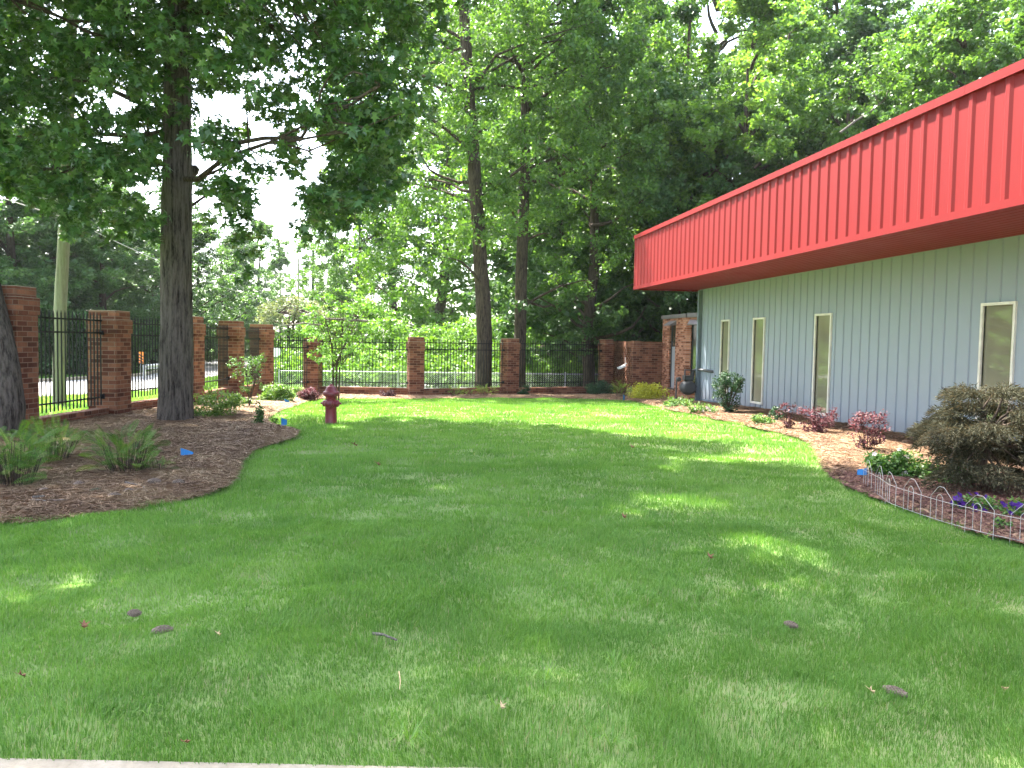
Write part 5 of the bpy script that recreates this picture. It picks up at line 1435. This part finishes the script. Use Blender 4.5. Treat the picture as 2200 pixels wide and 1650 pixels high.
# ------------------------------------------------------------------ flags
def flag(px, py, fy0, fy1, lab, rz, w=0.09):
    q = G(px, py); dist = cdepth(q[0], q[1]); t = thing('marker_flag', lab, 'flag', (q[0], q[1], q[2]), rz, 'small blue utility marker flags')
    z1 = (py-fy0)*dist/FPX; z0 = (py-fy1)*dist/FPX
    b = MB(); b.tube([(0, 0, -0.03), (0.003, 0, z1*0.5), (0, 0, z1)], 0.002, 5); b.build('wire_stem', M['galv'], t)
    b = MB(); vs = []
    for i in range(7):
        u = i/6; yy = 0.012*sin(u*4.5)
        vs += [(u*w, yy, z0+(z1-z0)*0.30*u+(-0.03*u)), (u*w, yy, z1-(z1-z0)*0.35*u)]
    n_ = len(vs); vs2 = [(x, y+0.0012, z) for x, y, z in vs]
    b.add(vs+vs2, [(2*i, 2*i+1, 2*i+3, 2*i+2) for i in range(6)]+[(n_+2*i, n_+2*i+2, n_+2*i+3, n_+2*i+1) for i in range(6)])
    b.build('flag', M['blueflag'], t)
flag(388, 1000, 962, 988, 'nearest blue marker flag in the pine straw right of the lone fern', 0.1, 0.15)
flag(604, 928, 896, 916, 'blue marker flag in the grass between the bed tip and the hydrant', 1.1, 0.15)
flag(611, 874, 856, 872, 'blue marker flag on the sunlit straw before the yellow green shrub', 0.9, 0.15)
flag(1338, 864, 845, 862, 'blue marker flag in front of the pierced brick panel', 1.0, 0.17)
flag(1862, 1042, 1004, 1020, 'blue marker flag at the far end of the wire edging', 2.9, 0.11)

# ------------------------------------------------------------------ pine cones, sticks, leaves
def cone(px, py, L, ang_, lab, m='cone', r=0.28, dz=0.035):
    q = G(px, py); z_ = q[2]+dz
    t = thing('pine_cone', lab, 'pine cone', (q[0], q[1], z_), ang_)
    core = MB(); nrow = 11; sc = MB()
    core.lathe([(0.001, -L/2)]+[(L*r*0.72*sin(pi*(0.1+0.82*i/8))**0.7, -L/2+L*i/8) for i in range(1, 8)]+[(0.001, L/2)], 12, axis='x'); core.build('core', M[m], t)
    for i in range(nrow):
        u = (i+0.5)/nrow; rr = L*r*sin(pi*(0.1+0.82*u))**0.7; x = -L/2+L*u
        for j in range(10):
            a = 2*pi*(j+0.5*(i % 2))/10
            c = Vector((x, rr*0.75*cos(a), rr*0.75*sin(a))); o_ = Vector((0.012, rr*1.05*cos(a), rr*1.05*sin(a)))
            s2 = Vector((0, -sin(a), cos(a)))*L*0.045; tip = Vector((x, 0, 0))+o_
            sc.add([c-s2, c+s2, tip+s2*0.8+Vector((0.004, 0, 0)), tip-s2*0.8+Vector((0.004, 0, 0)), tip+Vector((-0.008, 0, 0))], [(0, 1, 2, 3), (0, 3, 4), (1, 4, 2), (0, 4, 1)])
    sc.build('scale', M[m], t)
    return t
cone(346, 1369, 0.10, 0.25, 'largest grey pine cone lying in the near left lawn')
cone(286, 1330, 0.065, -0.1, 'smaller grey pine cone just above left of the largest one', r=0.33)
cone(1696, 1354, 0.07, -0.9, 'brownish pine cone in the right half of the lawn')
cone(1918, 1500, 0.10, -0.9, 'pine cone with a stalk in the near right lawn', r=0.22)
cone(205, 1082, 0.11, 0.5, 'greenish pine cone in the straw below the lone fern', 'greencone', dz=0.12)
cone(244, 1093, 0.11, 0.1, 'grey pine cone right of the greenish one in the straw', dz=0.12)
cone(330, 1059, 0.12, 0.1, 'pale pine cone near the bed edge under the lone fern', dz=0.12)
cone(383, 1061, 0.12, -0.3, 'pine cone nearest the lawn edge below the nearest blue flag', dz=0.12)
cone(168, 1068, 0.10, 0.8, 'dark brown round pine cone left of the greenish one', dz=0.12, r=0.4)
cone(275, 1082, 0.08, 0.8, 'small dark pine cone between the grey and pale ones', dz=0.12, r=0.38)
cone(92, 1082, 0.09, 1.1, 'pine cone with pale scale tips under the edge fern', dz=0.12, r=0.35)
def stick(pts, r, lab, m='wood', dz=0.04):
    P_ = [G(x, y) for x, y in pts]; B = Vector((P_[0][0], P_[0][1], P_[0][2]+dz))
    b = MB(); b.tube([Vector((p[0], p[1], p[2]+dz))-B for p in P_], [r*(1-0.4*i/(len(P_)-1)) for i in range(len(P_))], 8)
    o = b.build('stick', M[m]); o.location = B; tag(o, lab, 'stick'); return o
stick([(70, 1101), (95, 1103), (125, 1102), (152, 1100)], 0.016, 'longer dead stick lying in the straw at the left edge', dz=0.11)
stick([(70, 1099), (85, 1097), (97, 1096)], 0.014, 'shorter dead stick crossing behind the longer one', dz=0.13)
stick([(270, 1062), (290, 1067), (310, 1073)], 0.013, 'short thin stick in the straw left of the pale pine cone', dz=0.12)
stick([(800, 1381), (822, 1383), (852, 1395)], 0.009, 'curved lichen covered twig lying in the middle of the near lawn', dz=0.05)
stick([(857, 1470), (860, 1492), (858, 1510)], 0.003, 'thin tan straw standing in the near lawn', 'tanleaf', 0.06)
def dleaf(px, py, s_, lab, m='deadleaf', rz=0.0, dz=0.055):
    q = G(px, py); b = MB(); n_ = len(STAR)
    for sgn in (0, 1):
        b.add([(x*s_, (y-0.5)*s_, abs(x)*s_*0.7+0.25*s_*y*y+sgn*0.001) for x, y in STAR], [tuple(range(n_)) if sgn else tuple(range(n_))[::-1]])
    o = b.build('fallen_leaf', M[m]); o.location = (q[0], q[1], q[2]+dz); o.rotation_euler = (0.35, 0.2, rz); tag(o, lab, 'leaf'); return o
dleaf(180, 1364, 0.06, 'reddish brown curled leaf left of the pine cones in the near lawn', rz=0.5)
dleaf(465, 1384, 0.04, 'small golden brown leaf right of the largest pine cone', 'tanleaf', 1.2)
dleaf(40, 1478, 0.055, 'dark brown curled leaf at the left edge of the near lawn', rz=2.0)
dleaf(394, 1628, 0.045, 'orange brown leaf just above the sidewalk edge', rz=2.6)
dleaf(1522, 1211, 0.07, 'dark brown leaf in the right middle of the lawn', rz=0.2)
dleaf(1865, 1509, 0.05, 'pale tan leaf left of the stalked pine cone', 'tanleaf', 0.9)
dleaf(2155, 1507, 0.05, 'orange tan leaf near the right edge of the near lawn', 'tanleaf', 2.2)
dleaf(808, 1006, 0.10, 'brown leaf on the shaded lawn right of the hydrant', rz=1.0)
dleaf(758, 964, 0.12, 'brown leaf on the shaded lawn just below the hydrant', rz=2.0)
dleaf(1338, 1122, 0.07, 'brown leaf in the middle of the lawn', rz=0.2)
dleaf(1356, 968, 0.10, 'small brown leaf at the far shade edge of the lawn', rz=0.2)
dleaf(1076, 1543, 0.04, 'small tan leaf in the near middle of the lawn', 'tanleaf', 0.3)
# crabgrass weeds in the lawn
def weed(px, py, n, s_, lab, seed):
    q = G(px, py); R2 = np.random.default_rng(seed); V = []
    for i in range(n):
        a = R2.uniform(0, 2*pi); L = s_*R2.uniform(0.6, 1.1); h_ = L*R2.uniform(0.25, 0.8); d_ = np.array([cos(a), sin(a), 0]); s2 = np.array([-sin(a), cos(a), 0])*0.0028
        p0 = np.zeros(3); p1 = d_*L*0.5+np.array([0, 0, h_]); p2 = d_*L+np.array([0, 0, h_*0.55])
        V += [p0-s2*0.4, p0+s2*0.4, p1+s2, p1-s2, p1-s2, p1+s2, p2+s2*0.1, p2-s2*0.1]
    me = np_mesh('weed', np.array(V), 4, M['leaf_sapling'], np.repeat(R2.uniform(0.3, 0.9, n), 2)); o = mesh_obj('weed', me)
    o.location = (q[0], q[1], q[2]+0.03); tag(o, lab, 'weed'); return o
weed(1170, 1478, 22, 0.13, 'spreading crabgrass weed in the near middle of the lawn', 1)
weed(1318, 1444, 12, 0.10, 'smaller crabgrass weed right of the spreading one', 2)
weed(1068, 1538, 12, 0.10, 'crabgrass weed below left of the spreading one', 3)
weed(1312, 1620, 12, 0.11, 'broad bladed weed at the bottom edge of the lawn', 4)
weed(1728, 1296, 12, 0.07, 'small leafy weed above the brownish pine cone', 5)
weed(880, 1610, 18, 0.14, 'pale coarse grass clump just above the sidewalk', 6)
weed(318, 1552, 5, 0.07, 'two leafed seedling in the near left lawn', 7)
weed(1795, 1478, 8, 0.05, 'tiny leafy weed in the near right lawn', 8)
weed(1975, 1545, 9, 0.06, 'tiny leafy weed below the stalked pine cone', 9)
weed(722, 955, 9, 0.14, 'tuft of pale weed on the shaded lawn below the hydrant', 10)
weed(2118, 1166, 10, 0.09, 'light green weed at the foot of the wire edging', 12)
weed(1912, 1100, 8, 0.08, 'small weed in the grass near the first wire hoops', 13)

# ------------------------------------------------------------------ haze (even, thin summer air)
hb = MB(); hb.box(-260, -60, -2.6, 260, 330, 40)
hm = bpy.data.materials.new('haze'); hm.use_nodes = True; ht = hm.node_tree
for n_ in list(ht.nodes): ht.nodes.remove(n_)
hv = ht.nodes.new('ShaderNodeVolumePrincipled'); hv.inputs['Color'].default_value = (0.92, 0.96, 1.0, 1); hv.inputs['Density'].default_value = 0.0002
hv.inputs['Anisotropy'].default_value = 0.3
ho = ht.nodes.new('ShaderNodeOutputMaterial'); ht.links.new(hv.outputs[0], ho.inputs['Volume'])
hz = hb.build('haze', hm); tag(hz, 'thin bright summer haze in the air between the trees', 'haze', kind='stuff')
